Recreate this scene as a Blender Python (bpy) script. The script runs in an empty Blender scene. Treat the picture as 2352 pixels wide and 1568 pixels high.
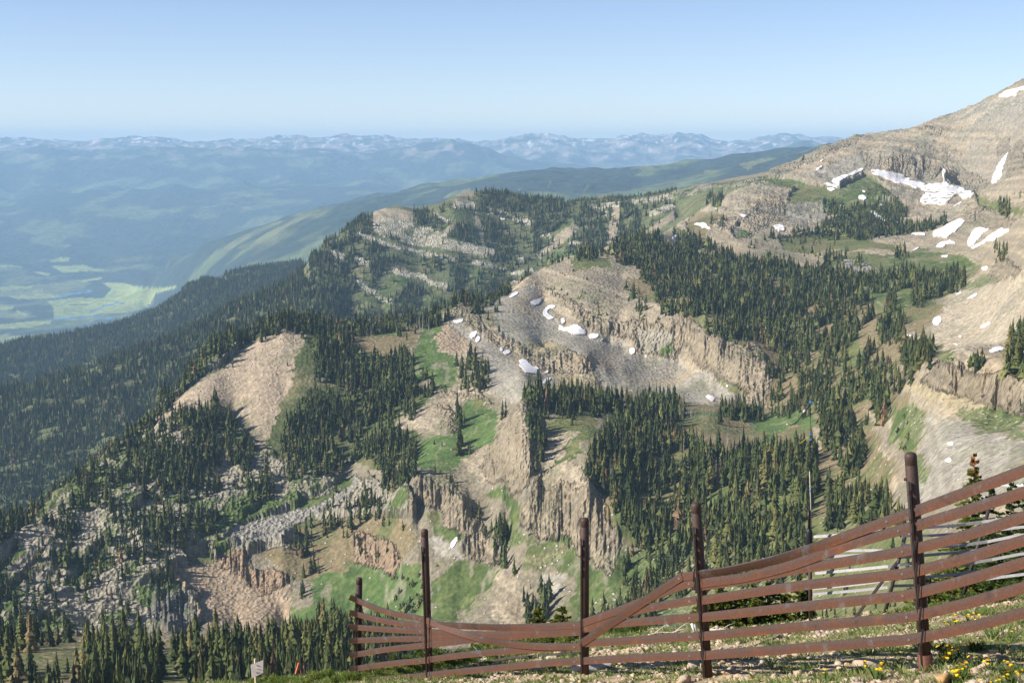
import bpy, math, random
import numpy as np
from mathutils import Vector, Matrix
from mathutils.geometry import delaunay_2d_cdt
QUALITY = 1.0
SC = bpy.context.scene
COL = SC.collection
rng = np.random.default_rng(7)
random.seed(7)

# ------------------------------------------------------------------ camera model (eye at the origin, looking along +Y, pitched down)
F = 3267.0
PITCH = math.atan((784 - 335) / F)
CP, SP = math.cos(PITCH), math.sin(PITCH)

def ray(px, py):
    """photo position (2352 x 1568) -> (X/Y, Z/Y) of the direction it looks in"""
    px = np.asarray(px, float); py = np.asarray(py, float)
    vy = F * CP + (784 - py) * SP
    vz = -F * SP + (784 - py) * CP
    return (px - 1176) / vy, vz / vy

def at(px, py, Y):
    a, t = ray(px, py)
    return Vector((float(a) * Y, Y, float(t) * Y))

def proj(a, t):
    zc = CP - t * SP
    return 1176 + F * a / zc, 784 - F * (SP + t * CP) / zc

# ------------------------------------------------------------------ noise
_perm = rng.permutation(256).astype(np.int32)
_perm = np.concatenate([_perm, _perm, _perm])
_ang = rng.random(256) * 2 * np.pi
_gx, _gy = np.cos(_ang).astype(np.float32), np.sin(_ang).astype(np.float32)

def perlin(x, y, seed=0):
    x = np.asarray(x, np.float32) + seed * 17.37; y = np.asarray(y, np.float32) + seed * 7.91
    xi = np.floor(x).astype(np.int32); yi = np.floor(y).astype(np.int32)
    xf = x - xi; yf = y - yi
    xi &= 255; yi &= 255
    u = xf * xf * xf * (xf * (xf * 6 - 15) + 10); v = yf * yf * yf * (yf * (yf * 6 - 15) + 10)
    def g(ix, iy, dx, dy):
        h = _perm[_perm[ix] + iy] & 255
        return _gx[h] * dx + _gy[h] * dy
    n00 = g(xi, yi, xf, yf); n10 = g(xi + 1, yi, xf - 1, yf)
    n01 = g(xi, yi + 1, xf, yf - 1); n11 = g(xi + 1, yi + 1, xf - 1, yf - 1)
    return (n00 + u * (n10 - n00) + v * ((n01 + u * (n11 - n01)) - (n00 + u * (n10 - n00)))) * 1.5

def fbm(x, y, octv=4, seed=0, gain=0.5):
    s = 0; a = 1.0; n = 0
    for i in range(octv):
        s = s + a * perlin(x * 2 ** i, y * 2 ** i, seed + i * 3); n += a; a *= gain
    return s / n

def ridged(x, y, octv=4, seed=0, gain=0.5):
    s = 0; a = 1.0; n = 0
    for i in range(octv):
        s = s + a * (1 - 2 * np.abs(perlin(x * 2 ** i, y * 2 ** i, seed + i * 3))); n += a; a *= gain
    return s / n

# ------------------------------------------------------------------ tracing frames: crops of the photograph the outlines were read from
CROP = {0: (0, 0, 1.0), 1: (0, 287, .3418), 2: (746.5, 287, .3418), 3: (1548, 172, .3418), 4: (0, 689, .3418),
        5: (746.5, 689, .3418), 6: (1548, 631.6, .3418), 7: (0, 1091, .3418), 8: (746.5, 1091, .3418)}
def P(c, pts):
    ox, oy, s = CROP[c]
    return np.array([(ox + x * s, oy + y * s) for x, y in pts], float)
def S(s):
    """'x,y x,y ...' -> list of pairs"""
    return [tuple(float(v) for v in w.split(',')) for w in s.split()]

def squeeze(D):
    return D if D < 12000 else 12000 + (D - 12000) * .42
# ------------------------------------------------------------------ the lie of the land: profiles along sight lines, (photo row, distance)
CTRL = []
def prof(x, pts):
    for y, D in pts: CTRL.append((x, y, D))
def line(pts, step=45):
    pts = [tuple(map(float, p)) for p in pts]
    for (x0, y0, d0), (x1, y1, d1) in zip(pts[:-1], pts[1:]):
        n = max(1, int(abs(x1 - x0) / step))
        for k in range(n):
            f = k / n
            CTRL.append((x0 + (x1 - x0) * f, y0 + (y1 - y0) * f, math.exp(math.log(d0) * (1 - f) + math.log(d1) * f)))
    CTRL.append(pts[-1])

# hidden ground just below the near crest
line([(-400, 1700, 30), (1176, 1700, 30), (1700, 1640, 30), (2352, 1560, 30), (2760, 1480, 30)], 200)
line([(-400, 1720, 110), (1176, 1670, 120), (1700, 1600, 120), (2352, 1480, 120), (2760, 1400, 120)], 200)
line([(-400, 1690, 250), (700, 1690, 250), (1176, 1620, 250), (1700, 1540, 250), (2000, 1480, 230), (2352, 1400, 220), (2760, 1300, 220)], 150)
# bench with the near forest
line([(-400, 1610, 400), (0, 1610, 400), (500, 1610, 400), (900, 1610, 400)], 100)
line([(-400, 1530, 470), (0, 1530, 470), (500, 1530, 470), (900, 1530, 470)], 100)
line([(-400, 1470, 560), (0, 1474, 560), (500, 1472, 560), (850, 1470, 560)], 100)
line([(-400, 1510, 650), (0, 1512, 650), (500, 1505, 650), (850, 1500, 660)], 100)
line([(1000, 1560, 450), (1250, 1550, 450), (1500, 1520, 430), (1700, 1480, 400)], 120)
line([(1000, 1490, 600), (1250, 1480, 600), (1500, 1450, 580)], 120)
E1 = [(0, .0)]
prof(-300, [(1500, 860), (1400, 900), (1300, 960), (1400, 1100), (1400, 1500), (1290, 1900), (1150, 2020), (1000, 2250), (1060, 2700), (1040, 3100), (990, 3250), (850, 3500), (900, 5000)])
prof(0, [(1450, 860), (1350, 900), (1230, 960), (1330, 1100), (1330, 1500), (1230, 1900), (1080, 2020), (915, 2250), (990, 2700), (980, 3100), (915, 3250), (793, 3500), (860, 5000)])
prof(100, [(1445, 865), (1300, 930), (1160, 1010), (1260, 1200), (1250, 1550), (1150, 1960), (1000, 2090), (885, 2270), (960, 2700), (950, 3100), (885, 3300), (777, 3550)])
prof(200, [(1440, 870), (1250, 960), (1080, 1060), (1180, 1250), (1180, 1600), (1080, 2000), (960, 2130), (860, 2280), (930, 2700), (900, 3200), (855, 3350), (762, 3600), (830, 5000)])
prof(330, [(1440, 875), (1250, 950), (1100, 1040), (992, 1120), (1090, 1300), (1080, 1700), (960, 2130), (880, 2220), (808, 2310), (880, 2700), (860, 3200), (800, 3430), (724, 3680)])
prof(430, [(1440, 880), (1250, 960), (1060, 1060), (880, 1180), (1000, 1400), (1000, 1800), (870, 2200), (768, 2360), (850, 2800), (800, 3300), (745, 3550), (657, 3800), (720, 5000)])
prof(540, [(1435, 890), (1260, 960), (1100, 1040), (960, 1130), (800, 1215), (910, 1430), (900, 1850), (800, 2280), (712, 2390), (790, 2800), (740, 3400), (690, 3700), (624, 3950), (680, 5000)])
prof(650, [(1430, 900), (1330, 925), (1250, 960), (1150, 1020), (1030, 1080), (900, 1150), (750, 1230), (850, 1450), (850, 1900), (740, 2300), (662, 2440), (720, 2800), (700, 3500), (640, 4000), (608, 4150), (680, 5000)])
prof(800, [(1420, 880), (1310, 920), (1200, 970), (1100, 1040), (900, 1150), (760, 1270), (850, 1500), (830, 1950), (730, 2320), (620, 2440), (537, 2530), (650, 3200), (600, 5000)])
prof(880, [(1410, 870), (1320, 900), (1200, 950), (1100, 1000), (900, 1140), (752, 1280), (840, 1500), (810, 1950), (715, 2340), (600, 2460), (495, 2590), (620, 3200), (590, 5000)])
prof(960, [(1410, 850), (1280, 885), (1190, 925), (1095, 945), (1050, 1010), (900, 1120), (745, 1290), (820, 1500), (800, 1950), (700, 2360), (600, 2480), (492, 2620), (610, 3300), (570, 5000)])
prof(1060, [(1410, 830), (1300, 870), (1240, 880), (1150, 905), (1080, 960), (1000, 1020), (900, 1100), (790, 1220), (692, 1330), (790, 1600), (760, 2000), (680, 2400), (560, 2530), (462, 2650), (580, 3300)])
prof(1150, [(1400, 815), (1300, 850), (1200, 880), (1130, 900), (1050, 940), (950, 1040), (900, 1080), (800, 1200), (682, 1370), (780, 1600), (740, 2050), (670, 2420), (560, 2560), (460, 2700), (580, 3400)])
prof(1200, [(1400, 810), (1240, 850), (1150, 870), (1000, 910), (920, 970), (860, 1100), (800, 1200), (650, 1400), (750, 1650), (720, 2080), (640, 2440), (462, 2700)])
prof(1250, [(1400, 800), (1290, 830), (1220, 845), (1080, 890), (980, 950), (920, 1000), (905, 1060), (870, 1130), (800, 1230), (740, 1300), (690, 1370), (622, 1440), (720, 1700), (700, 2100), (640, 2440), (460, 2700), (570, 3400)])
prof(1350, [(1400, 780), (1290, 810), (1260, 815), (1100, 850), (1000, 920), (940, 1000), (910, 1070), (870, 1140), (820, 1168), (780, 1248), (740, 1287), (700, 1312), (590, 1475), (680, 1750), (660, 2100), (590, 2450), (463, 2700), (560, 3400)])
prof(1430, [(1400, 760), (1300, 800), (1180, 830), (1080, 880), (970, 980), (920, 1080), (895, 1125), (850, 1180), (820, 1220), (800, 1250), (740, 1285), (640, 1405), (575, 1510), (640, 1800), (620, 2150), (560, 2460), (462, 2670)])
prof(1560, [(1400, 700), (1300, 760), (1180, 830), (1060, 900), (960, 1020), (930, 1070), (900, 1120), (825, 1220), (735, 1240), (680, 1350), (610, 1500), (560, 1680), (518, 1780), (580, 1950), (560, 2200), (500, 2500), (446, 2570), (550, 3300)])
prof(1630, [(1400, 670), (1300, 725), (1180, 800), (1060, 870), (960, 1000), (915, 1090), (870, 1150), (800, 1180), (700, 1340), (600, 1520), (560, 1640), (500, 1800), (540, 2000), (500, 2300), (437, 2530)])
prof(1700, [(1400, 640), (1300, 690), (1200, 750), (1100, 830), (1000, 960), (950, 1040), (930, 1080), (850, 1110), (760, 1230), (680, 1350), (600, 1480), (545, 1620), (490, 1800), (432, 2100), (422, 2420), (520, 3200)])
prof(1800, [(1400, 590), (1300, 640), (1200, 700), (1100, 790), (1000, 930), (960, 1000), (900, 1070), (800, 1180), (700, 1320), (620, 1450), (560, 1600), (530, 1700), (480, 1850), (430, 2050), (396, 2320), (500, 3200)])
prof(1900, [(1400, 540), (1300, 600), (1200, 670), (1100, 760), (1000, 880), (900, 1000), (800, 1120), (700, 1270), (620, 1430), (560, 1620), (520, 1780), (450, 1950), (415, 2050), (390, 2110), (336, 2370), (450, 3200)])
prof(2000, [(1380, 480), (1300, 540), (1200, 620), (1100, 710), (1000, 820), (900, 930), (800, 1050), (700, 1220), (620, 1400), (570, 1550), (535, 1700), (470, 1850), (402, 2070), (372, 2150), (316, 2400), (430, 3200)])
prof(2080, [(1350, 430), (1250, 500), (1150, 570), (1000, 700), (900, 800), (850, 880), (800, 960), (700, 1150), (620, 1370), (560, 1600), (500, 1800), (430, 2030), (410, 2090), (380, 2110), (308, 2400), (430, 3200)])
prof(2170, [(1350, 370), (1200, 460), (1100, 530), (1000, 600), (900, 680), (835, 695), (820, 850), (760, 980), (690, 1150), (640, 1300), (580, 1450), (540, 1560), (470, 1830), (425, 2000), (388, 2030), (278, 2380), (420, 3200)])
prof(2260, [(1340, 330), (1200, 410), (1100, 480), (1000, 560), (915, 640), (850, 655), (820, 800), (760, 900), (700, 1000), (640, 1120), (600, 1300), (530, 1500), (490, 1620), (470, 1630), (440, 1850), (350, 2050), (240, 2330), (400, 3200)])
prof(2352, [(1330, 290), (1200, 360), (1100, 430), (1000, 520), (950, 600), (870, 615), (800, 720), (740, 800), (660, 880), (600, 900), (500, 1200), (420, 1500), (300, 1900), (190, 2250), (350, 3000)])
prof(2500, [(1280, 270), (1100, 400), (950, 540), (850, 600), (700, 700), (560, 800), (430, 1100), (300, 1600), (188, 2150), (330, 3000)])
prof(2760, [(1200, 240), (1000, 360), (820, 480), (650, 600), (450, 800), (330, 1100), (240, 1500), (190, 2000), (300, 3000)])
# skylines, traced
line([(-60, 1260, 940), (0, 1232, 960), (100, 1165, 1010), (200, 1085, 1060), (330, 993, 1120), (380, 935, 1150), (430, 883, 1180), (490, 826, 1200), (560, 792, 1220), (600, 770, 1225), (650, 750, 1230), (700, 752, 1240), (800, 758, 1270), (870, 750, 1280), (960, 742, 1290), (985, 738, 1295), (1020, 712, 1310), (1060, 692, 1330), (1130, 688, 1360), (1180, 668, 1385), (1215, 634, 1420), (1260, 608, 1450), (1300, 596, 1470), (1390, 586, 1495), (1430, 575, 1520)], 30)
line([(1430, 575, 1520), (1480, 545, 1610), (1540, 528, 1740), (1580, 512, 1780), (1640, 492, 1830), (1700, 432, 2090), (1745, 418, 2150), (1790, 402, 2260), (1830, 378, 2330), (1870, 350, 2350), (1915, 330, 2370), (1960, 319, 2390), (2000, 316, 2400), (2050, 311, 2400), (2110, 299, 2400), (2145, 284, 2390), (2180, 276, 2370), (2230, 255, 2350), (2290, 226, 2300), (2352, 190, 2250)], 25)
line([(-60, 940, 2220), (0, 915, 2250), (100, 885, 2270), (200, 860, 2280), (300, 822, 2300), (380, 793, 2330), (450, 757, 2370), (560, 702, 2400), (640, 668, 2430), (690, 640, 2450), (720, 600, 2460), (750, 572, 2490), (790, 545, 2520), (830, 513, 2550), (860, 497, 2590), (900, 492, 2600), (960, 492, 2620), (1010, 478, 2640), (1050, 460, 2650), (1100, 455, 2680), (1200, 460, 2700), (1300, 466, 2700), (1330, 470, 2700), (1400, 462, 2670), (1500, 452, 2620), (1600, 441, 2550), (1660, 430, 2500), (1720, 418, 2450), (1790, 398, 2400)], 30)
line([(-60, 815, 3450), (0, 793, 3500), (100, 777, 3550), (200, 762, 3600), (300, 738, 3660), (350, 718, 3690), (390, 692, 3720), (430, 657, 3800), (470, 642, 3850), (520, 628, 3900), (600, 612, 4000), (690, 603, 4150), (740, 610, 4200)], 30)
for x_, y_ in ((-300, 900), (0, 872), (100, 855), (200, 840), (260, 825), (330, 800), (390, 775), (430, 745), (540, 700)):
    CTRL.append((x_, y_, 4050)); CTRL.append((x_, y_ + 12, 4500)); CTRL.append((x_, y_ + 18, 5100)); CTRL.append((x_, y_ + 10, 6000))
# bedding and cliffs of the near bowl: foot and brow
line([(1210, 1235, 846), (1270, 1240, 838), (1330, 1258, 826), (1400, 1300, 800)], 30)
line([(1200, 1090, 885), (1260, 1075, 890), (1330, 1070, 880), (1410, 1170, 835), (1430, 1250, 812)], 30)
line([(950, 1155, 925), (1010, 1180, 918), (1060, 1240, 890), (1110, 1290, 868), (1150, 1300, 860)], 30)
line([(955, 1095, 946), (1020, 1110, 940), (1080, 1140, 926), (1130, 1180, 905), (1165, 1240, 880)], 30)
line([(1300, 745, 1295), (1350, 765, 1272), (1400, 785, 1260), (1480, 805, 1240), (1540, 822, 1222), (1580, 830, 1210)], 30)
line([(1310, 712, 1312), (1350, 720, 1298), (1400, 730, 1286), (1480, 742, 1262), (1540, 735, 1246), (1570, 730, 1238)], 30)
line([(1590, 830, 1195), (1650, 890, 1130), (1700, 925, 1090), (1755, 940, 1060)], 30)
line([(1590, 735, 1228), (1650, 780, 1165), (1700, 830, 1122), (1760, 850, 1100)], 30)
line([(1150, 795, 1215), (1250, 835, 1175), (1350, 880, 1140), (1420, 895, 1130)], 30)
line([(1150, 770, 1232), (1250, 800, 1200), (1330, 820, 1172), (1390, 850, 1160)], 30)
line([(2080, 880, 760), (2150, 892, 700), (2200, 905, 676), (2260, 925, 645), (2352, 960, 602)], 30)
line([(2120, 838, 740), (2170, 830, 700), (2230, 842, 672), (2290, 856, 640), (2352, 872, 618)], 30)
line([(2025, 398, 2085), (2060, 405, 2085), (2120, 420, 2085), (2200, 425, 2060), (2250, 440, 1960)], 30)
line([(2035, 378, 2100), (2060, 372, 2107), (2120, 385, 2105), (2200, 395, 2080), (2260, 418, 1975)], 30)
# beyond
line([(330, 640, 11500), (390, 590, 11200), (470, 556, 10600), (560, 532, 10000), (700, 493, 9500), (850, 463, 9000), (930, 450, 8800), (1000, 437, 8500), (1080, 420, 8300), (1150, 413, 8200), (1200, 407, 8100), (1300, 409, 8000), (1400, 415, 7900), (1500, 413, 7800), (1600, 400, 7600), (1650, 394, 7500), (1720, 376, 7300), (1800, 362, 7200), (1900, 348, 7000), (2100, 340, 7000), (2400, 340, 7000), (2760, 330, 7000)], 50)
line([(430, 690, 7200), (500, 650, 7400), (690, 625, 7000), (850, 575, 6600), (1100, 530, 6300), (1500, 510, 6100), (1900, 430, 6000), (2400, 430, 6000), (2760, 430, 6000)], 100)
line([(700, 530, 12500), (850, 500, 12500), (1000, 480, 12500), (1200, 455, 12000), (1500, 450, 12000), (1900, 400, 12000), (2400, 400, 12000), (2760, 400, 12000)], 150)
for D in (6500, 8000, 9500, 11000, 13000, 15000):
    t = -1250.0 / D
    for a in (-.62, -.5, -.4, -.34, -.29, -.255) if D < 12500 else (-.62, -.5, -.4, -.34, -.29, -.24, -.2, -.1, 0.0, .1, .3, .5, .62):
        x, y = proj(a, t)
        if D < 9000 and a > -.27: continue
        CTRL.append((x, y, D))
line([(-400, 520, 18500), (0, 520, 18500), (400, 505, 18500), (700, 500, 18500), (1000, 480, 18500), (1500, 450, 18500), (2700, 440, 18500)], 130)
line([(-400, 470, 23000), (-100, 465, 23000), (0, 460, 23000), (70, 448, 23000), (200, 436, 23000), (300, 430, 23000), (400, 421, 23000), (480, 430, 23000), (560, 414, 23000), (640, 424, 23000), (760, 420, 23000), (900, 430, 23000), (1100, 410, 23000), (1300, 410, 23000), (1500, 405, 23000), (2700, 390, 23000)], 60)
line([(-400, 482, 25500), (600, 446, 25500), (1100, 440, 25500), (1500, 425, 25500), (2700, 400, 25500)], 130)
line([(-400, 350, 31000), (-60, 350, 31000), (0, 352, 31000), (50, 346, 31000), (90, 339, 31000), (112, 334, 31000), (135, 342, 31000), (170, 353, 31000), (240, 350, 31000), (330, 342, 31000), (450, 339, 31000), (520, 336, 31000), (640, 344, 31000), (700, 350, 31000), (800, 356, 31000), (860, 350, 31000), (920, 340, 31000), (975, 328, 31000), (1037, 318, 31000), (1080, 327, 31000), (1130, 344, 31000), (1190, 362, 31000), (1259, 376, 31000), (1344, 384, 31000), (1450, 392, 31000), (1600, 398, 31000)], 40)
line([(-400, 400, 28000), (400, 395, 28000), (1000, 390, 28000), (1300, 400, 28000)], 130)
line([(-400, 366, 34000), (400, 358, 34000), (800, 364, 34000), (1200, 376, 34000)], 130)
line([(1400, 408, 27500), (1480, 395, 27000), (1600, 378, 26500), (1700, 363, 26000), (1780, 346, 26000), (1840, 323, 26000), (1880, 331, 26000), (1920, 343, 26000), (2000, 352, 26000), (2300, 355, 26000), (2700, 355, 26000)], 40)
line([(1500, 405, 24800), (1700, 385, 24500), (1850, 360, 24500), (2000, 375, 24500), (2700, 380, 24500)], 130)
line([(1400, 398, 33000), (1600, 392, 32000), (1800, 372, 31000), (2000, 370, 31000), (2700, 370, 31000)], 130)
line([(1200, 388, 37000), (1500, 380, 37000), (1800, 362, 37000), (2700, 362, 37000)], 130)
SKY = [(-300, 326), (-100, 320), (0, 322), (60, 318), (110, 322), (140, 325), (190, 328), (240, 322), (300, 319), (380, 317), (410, 321), (440, 328), (520, 324), (580, 328), (640, 327), (690, 321), (715, 326), (740, 321), (790, 313), (830, 317), (870, 314), (940, 320), (990, 326), (1040, 325), (1110, 330), (1150, 323), (1240, 317), (1290, 316), (1340, 321), (1390, 323), (1440, 315), (1474, 308), (1500, 318), (1560, 311), (1600, 312), (1640, 326), (1720, 328), (1760, 322), (1800, 313), (1850, 322), (1900, 320), (1960, 318), (2060, 322), (2352, 324), (2700, 326)]
line([(x, y, 42000) for x, y in SKY], 25)
line([(-400, 340, 50000), (1176, 345, 50000), (2700, 340, 50000)], 150)
line([(-400, 345, 70000), (1176, 345, 70000), (2700, 345, 70000)], 200)

CTRL = [(x, y, squeeze(D)) for x, y, D in CTRL]
# ------------------------------------------------------------------ terrain grid: azimuth columns x log-distance rows
def make_axis():
    q = QUALITY
    core = np.linspace(-0.385, 0.385, int(1240 * q))
    left = np.linspace(-0.70, -0.385, int(90 * q), endpoint=False)
    right = np.linspace(0.385, 0.70, int(90 * q) + 1)[1:]
    a = np.concatenate([left, core, right])
    def seg(d0, d1, n): return np.linspace(math.log(d0), math.log(d1), int(n * q), endpoint=False)
    s = np.concatenate([seg(24, 270, 40), seg(270, 640, 460), seg(640, 1500, 640), seg(1500, 2750, 330), seg(2750, 3200, 20), seg(3200, 4400, 90), seg(4400, 6000, 24),
                        seg(6000, 12200, 130), seg(12200, 25000, 240), seg(25000, 28000, 10)])
    return a, np.append(s, math.log(28000))
AX, SX = make_axis()
NA, NS = len(AX), len(SX)
U_SC = F / 600.0

def big_noise(X, Y):
    """relief between the traced lines, in metres"""
    D = np.maximum(Y, 20.0)
    w1 = np.clip((D - 300) / 500, 0, 1) * np.clip((6000 - D) / 1500, 0, 1)
    n = 6.0 * fbm(X / 170, Y / 170, 3, 1) * w1
    we = np.clip((D - 1900) / 300, 0, 1) * np.clip((3300 - D) / 200, 0, 1)
    n = n + we * 15 * ridged((X + .25 * Y) / 210, Y / 620, 2, 5)
    wf = np.clip((D - 3100) / 200, 0, 1) * np.clip((6000 - D) / 1200, 0, 1)
    n = n + wf * 22 * ridged((X + .4 * Y) / 300, Y / 800, 2, 9)
    wg = np.clip((D - 5500) / 1500, 0, 1) * np.clip((12500 - D) / 2000, 0, 1) * np.clip((X + 0.24 * Y) / 900, 0, 1)
    n = n + wg * 75 * ridged(X / 1100, Y / 1700, 4, 13)
    wh = np.clip((D - 12900) / 600, 0, 1)
    n = n + wh * (80 * ridged(X / 1250, Y / 1100, 5, 21) * np.clip((D - 12500) / 7000, .35, 1.1))
    n = n + wh * np.clip((D - 21000) / 2000, 0, 1) * 44 * ridged(X / 400, Y / 800, 3, 25)
    return n

def fit_height():
    c = np.array(CTRL, float)
    a, t = ray(c[:, 0], c[:, 1]); D = c[:, 2]
    key = np.round(np.stack([a * U_SC * 60, np.log(D) * 110], 1)).astype(int)
    _, idx = np.unique(key, axis=0, return_index=True)
    a, t, D = a[idx], t[idx], D[idx]
    t = t - big_noise(a * D, D) / D
    u = np.stack([a * U_SC, np.log(D) * 1.6], 1)
    d = np.sqrt(((u[:, None] - u[None]) ** 2).sum(-1))
    n = len(u)
    A = np.zeros((n + 3, n + 3)); A[:n, :n] = -d
    A[:n, n] = 1; A[:n, n + 1:] = u; A[n, :n] = 1; A[n + 1:, :n] = u.T
    A[:n, :n] += np.eye(n) * 2e-4
    w = np.linalg.solve(A, np.concatenate([t, np.zeros(3)]))
    return u, w
_cu, _cw = fit_height()

def eval_rbf(a, s):
    a = a.ravel() * U_SC; s = s.ravel() * 1.6
    out = np.empty(len(a), np.float32); n = len(_cu)
    cu = _cu.astype(np.float32); w = _cw[:n].astype(np.float32)
    for i in range(0, len(a), 20000):
        x = a[i:i + 20000, None].astype(np.float32) - cu[None, :, 0]
        y = s[i:i + 20000, None].astype(np.float32) - cu[None, :, 1]
        out[i:i + 20000] = -(np.sqrt(x * x + y * y) @ w) + _cw[n] + _cw[n + 1] * a[i:i + 20000] + _cw[n + 2] * s[i:i + 20000]
    return out

def bilin(G, fi, fj):
    fi = np.clip(fi, 0, G.shape[0] - 1.001); fj = np.clip(fj, 0, G.shape[1] - 1.001)
    i = fi.astype(int); j = fj.astype(int); u = (fi - i); v = (fj - j)
    return (G[i, j] * (1 - u) * (1 - v) + G[i + 1, j] * u * (1 - v) + G[i, j + 1] * (1 - u) * v + G[i + 1, j + 1] * u * v)

_ia = np.arange(0, NA, 3); _is = np.arange(0, NS, 2)
if _ia[-1] != NA - 1: _ia = np.append(_ia, NA - 1)
if _is[-1] != NS - 1: _is = np.append(_is, NS - 1)
_gs, _ga = np.meshgrid(SX[_is], AX[_ia], indexing='ij')
COARSE = eval_rbf(_ga, _gs).reshape(_gs.shape)
GS, GA = np.meshgrid(SX, AX, indexing='ij')
GD = np.exp(GS)

def smooth_height(shift=0.0):
    s = GS + shift
    fi = np.interp(s, SX[_is], np.arange(len(_is))); fj = np.interp(GA, AX[_ia], np.arange(len(_ia)))
    return bilin(COARSE, fi, fj)

# ------------------------------------------------------------------ ground cover map, read from the photograph in photo coordinates and then carried by the ground itself
W2, H2 = 2352 + 400, 1568 + 200       # map with a margin of 200 on each side, 100 above and below
MX, MY = 200, 100
def fill_mask(poly):
    """even-odd fill -> (x0, y0, mask)"""
    x0 = int(max(0, poly[:, 0].min() + MX - 1)); x1 = int(min(W2 - 1, poly[:, 0].max() + MX + 2))
    y0 = int(max(0, poly[:, 1].min() + MY - 1)); y1 = int(min(H2 - 1, poly[:, 1].max() + MY + 2))
    if x1 <= x0 or y1 <= y0: return 0, 0, np.zeros((0, 0), bool)
    xs = np.arange(x0, x1) - MX + .5; ys = np.arange(y0, y1) - MY + .5
    m = np.zeros((len(ys), len(xs)), bool)
    n = len(poly)
    for k, y in enumerate(ys):
        cr = []
        for i in range(n):
            xa, ya = poly[i]; xb, yb = poly[(i + 1) % n]
            if (ya > y) != (yb > y): cr.append(xa + (y - ya) / (yb - ya) * (xb - xa))
        cr.sort()
        for c0, c1 in zip(cr[::2], cr[1::2]):
            m[k, (xs >= c0) & (xs < c1)] = True
    return x0, y0, m
def stroke_poly(pts, w):
    pts = np.asarray(pts); d = np.gradient(pts, axis=0)
    nrm = np.stack([-d[:, 1], d[:, 0]], 1) / np.maximum(1e-6, np.hypot(d[:, 0], d[:, 1]))[:, None]
    return np.concatenate([pts + nrm * w / 2, (pts - nrm * w / 2)[::-1]])

MATS = ['default', 'tan', 'gray', 'pink', 'red', 'green', 'bright', 'olive', 'brown', 'floor', 'lime', 'rock', 'rockred', 'rockgray', 'pale', 'boulder', 'stony', 'ochre', 'darkrock', 'field', 'wood', 'river']
MI = {m: i for i, m in enumerate(MATS)}
#        albedo (linear), roughness of relief (m), stone speckle
MPROP = {'default': ((.24, .20, .145), .5, .3), 'tan': ((.33, .265, .19), .6, .35), 'gray': ((.34, .30, .25), .4, .5), 'pink': ((.385, .295, .215), .3, .5),
         'red': ((.355, .262, .185), .8, .6), 'green': ((.095, .125, .04), .25, .1), 'bright': ((.095, .145, .045), .3, .1), 'olive': ((.15, .155, .062), .3, .2),
         'brown': ((.215, .165, .095), .4, .3), 'floor': ((.095, .105, .045), .5, .25), 'lime': ((.52, .46, .37), 1.6, .3), 'rock': ((.34, .27, .19), 2.4, .2),
         'rockred': ((.36, .25, .17), 2.6, .2), 'rockgray': ((.37, .32, .25), 2.4, .25), 'pale': ((.42, .345, .26), .8, .6), 'boulder': ((.31, .28, .245), 1.5, 1.0),
         'stony': ((.17, .175, .085), .5, .9), 'ochre': ((.36, .29, .185), .8, .4), 'darkrock': ((.20, .18, .16), 2.6, .2), 'field': ((.31, .34, .115), 0, 0), 'river': ((.10, .24, .42), 0, 0), 'wood': ((.050, .064, .050), .2, 0)}
CMAP = np.zeros((H2, W2), np.uint8); CMAP_NEAR = CMAP; CMAP_FAR = np.zeros((H2, W2), np.uint8)
def paint(mat, c, s, w=None):
    poly = P(c, S(s))
    if w: poly = stroke_poly(poly, w)
    x0, y0, m = fill_mask(poly)
    if m.size: CMAP[y0:y0 + m.shape[0], x0:x0 + m.shape[1]][m] = MI[mat]

# broad zones
paint('floor', 0, '-200,780 0,770 380,690 690,590 860,480 1040,450 1330,460 1720,410 1800,395 1640,500 1480,560 1300,640 1180,690 960,745 650,752 490,830 330,990 0,1232 -200,1300')
paint('rockgray', 0, '-200,1250 0,1232 330,992 430,930 560,1000 640,1060 800,1100 930,1110 960,1180 800,1220 640,1260 480,1290 450,1440 0,1480 -200,1480')
paint('brown', 0, '-200,1462 0,1462 820,1462 900,1480 1000,1560 1000,1700 -200,1700')
paint('tan', 0, '1000,740 1060,690 1300,595 1480,560 1700,430 1800,400 1960,318 2352,190 2550,150 2550,1300 2352,1330 2100,1000 2000,600 1700,640 1750,860 1500,900 1200,920 1000,900')
paint('stony', 0, '1420,1280 1560,1250 1800,1200 2000,1160 2100,1200 2352,1330 2550,1450 2550,1700 1400,1700 1200,1500')
paint('brown', 0, '1480,600 1700,640 1950,640 2080,760 2070,900 2080,1100 1960,1170 1700,1220 1500,1270 1430,1250 1360,1100 1420,920 1760,930 1740,850 1570,740 1460,700')
# E ridge
for p in ('780,700 890,560 950,570 930,640 800,730', '1430,900 1560,690 1720,560 1700,620 1560,790 1450,880', '330,1160 520,960 640,1010 480,1100 400,1180', '200,940 300,950 310,1040 220,1060',
          '220,1200 330,1130 460,1200 400,1260 220,1260', '700,1060 860,1090 840,1180 640,1240 660,1120', '950,930 1180,990 1150,1100 960,1080', '1380,950 1500,860 1700,840 1660,900 1400,960'):
    paint('green', 2, p)
for p in ('1960,1015 2050,925 2045,930 1975,1025', '520,480 620,380 700,460 560,500', '1350,1120 1480,1010 2020,925 1900,960 1500,1030'):
    paint('olive', 1, p)
paint('tan', 2, '1420,880 1600,700 1720,640 1700,700 1600,800 1450,900')
paint('tan', 2, '1900,700 1950,520 1980,520 1975,700 1900,840 1860,830')
paint('tan', 2, '2160,710 2352,570 2352,640 2170,740')
paint('tan', 2, '1000,560 1040,640 1100,800 1060,810 1010,660', None)
paint('tan', 2, '740,760 880,640 880,680 760,790')
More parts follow.
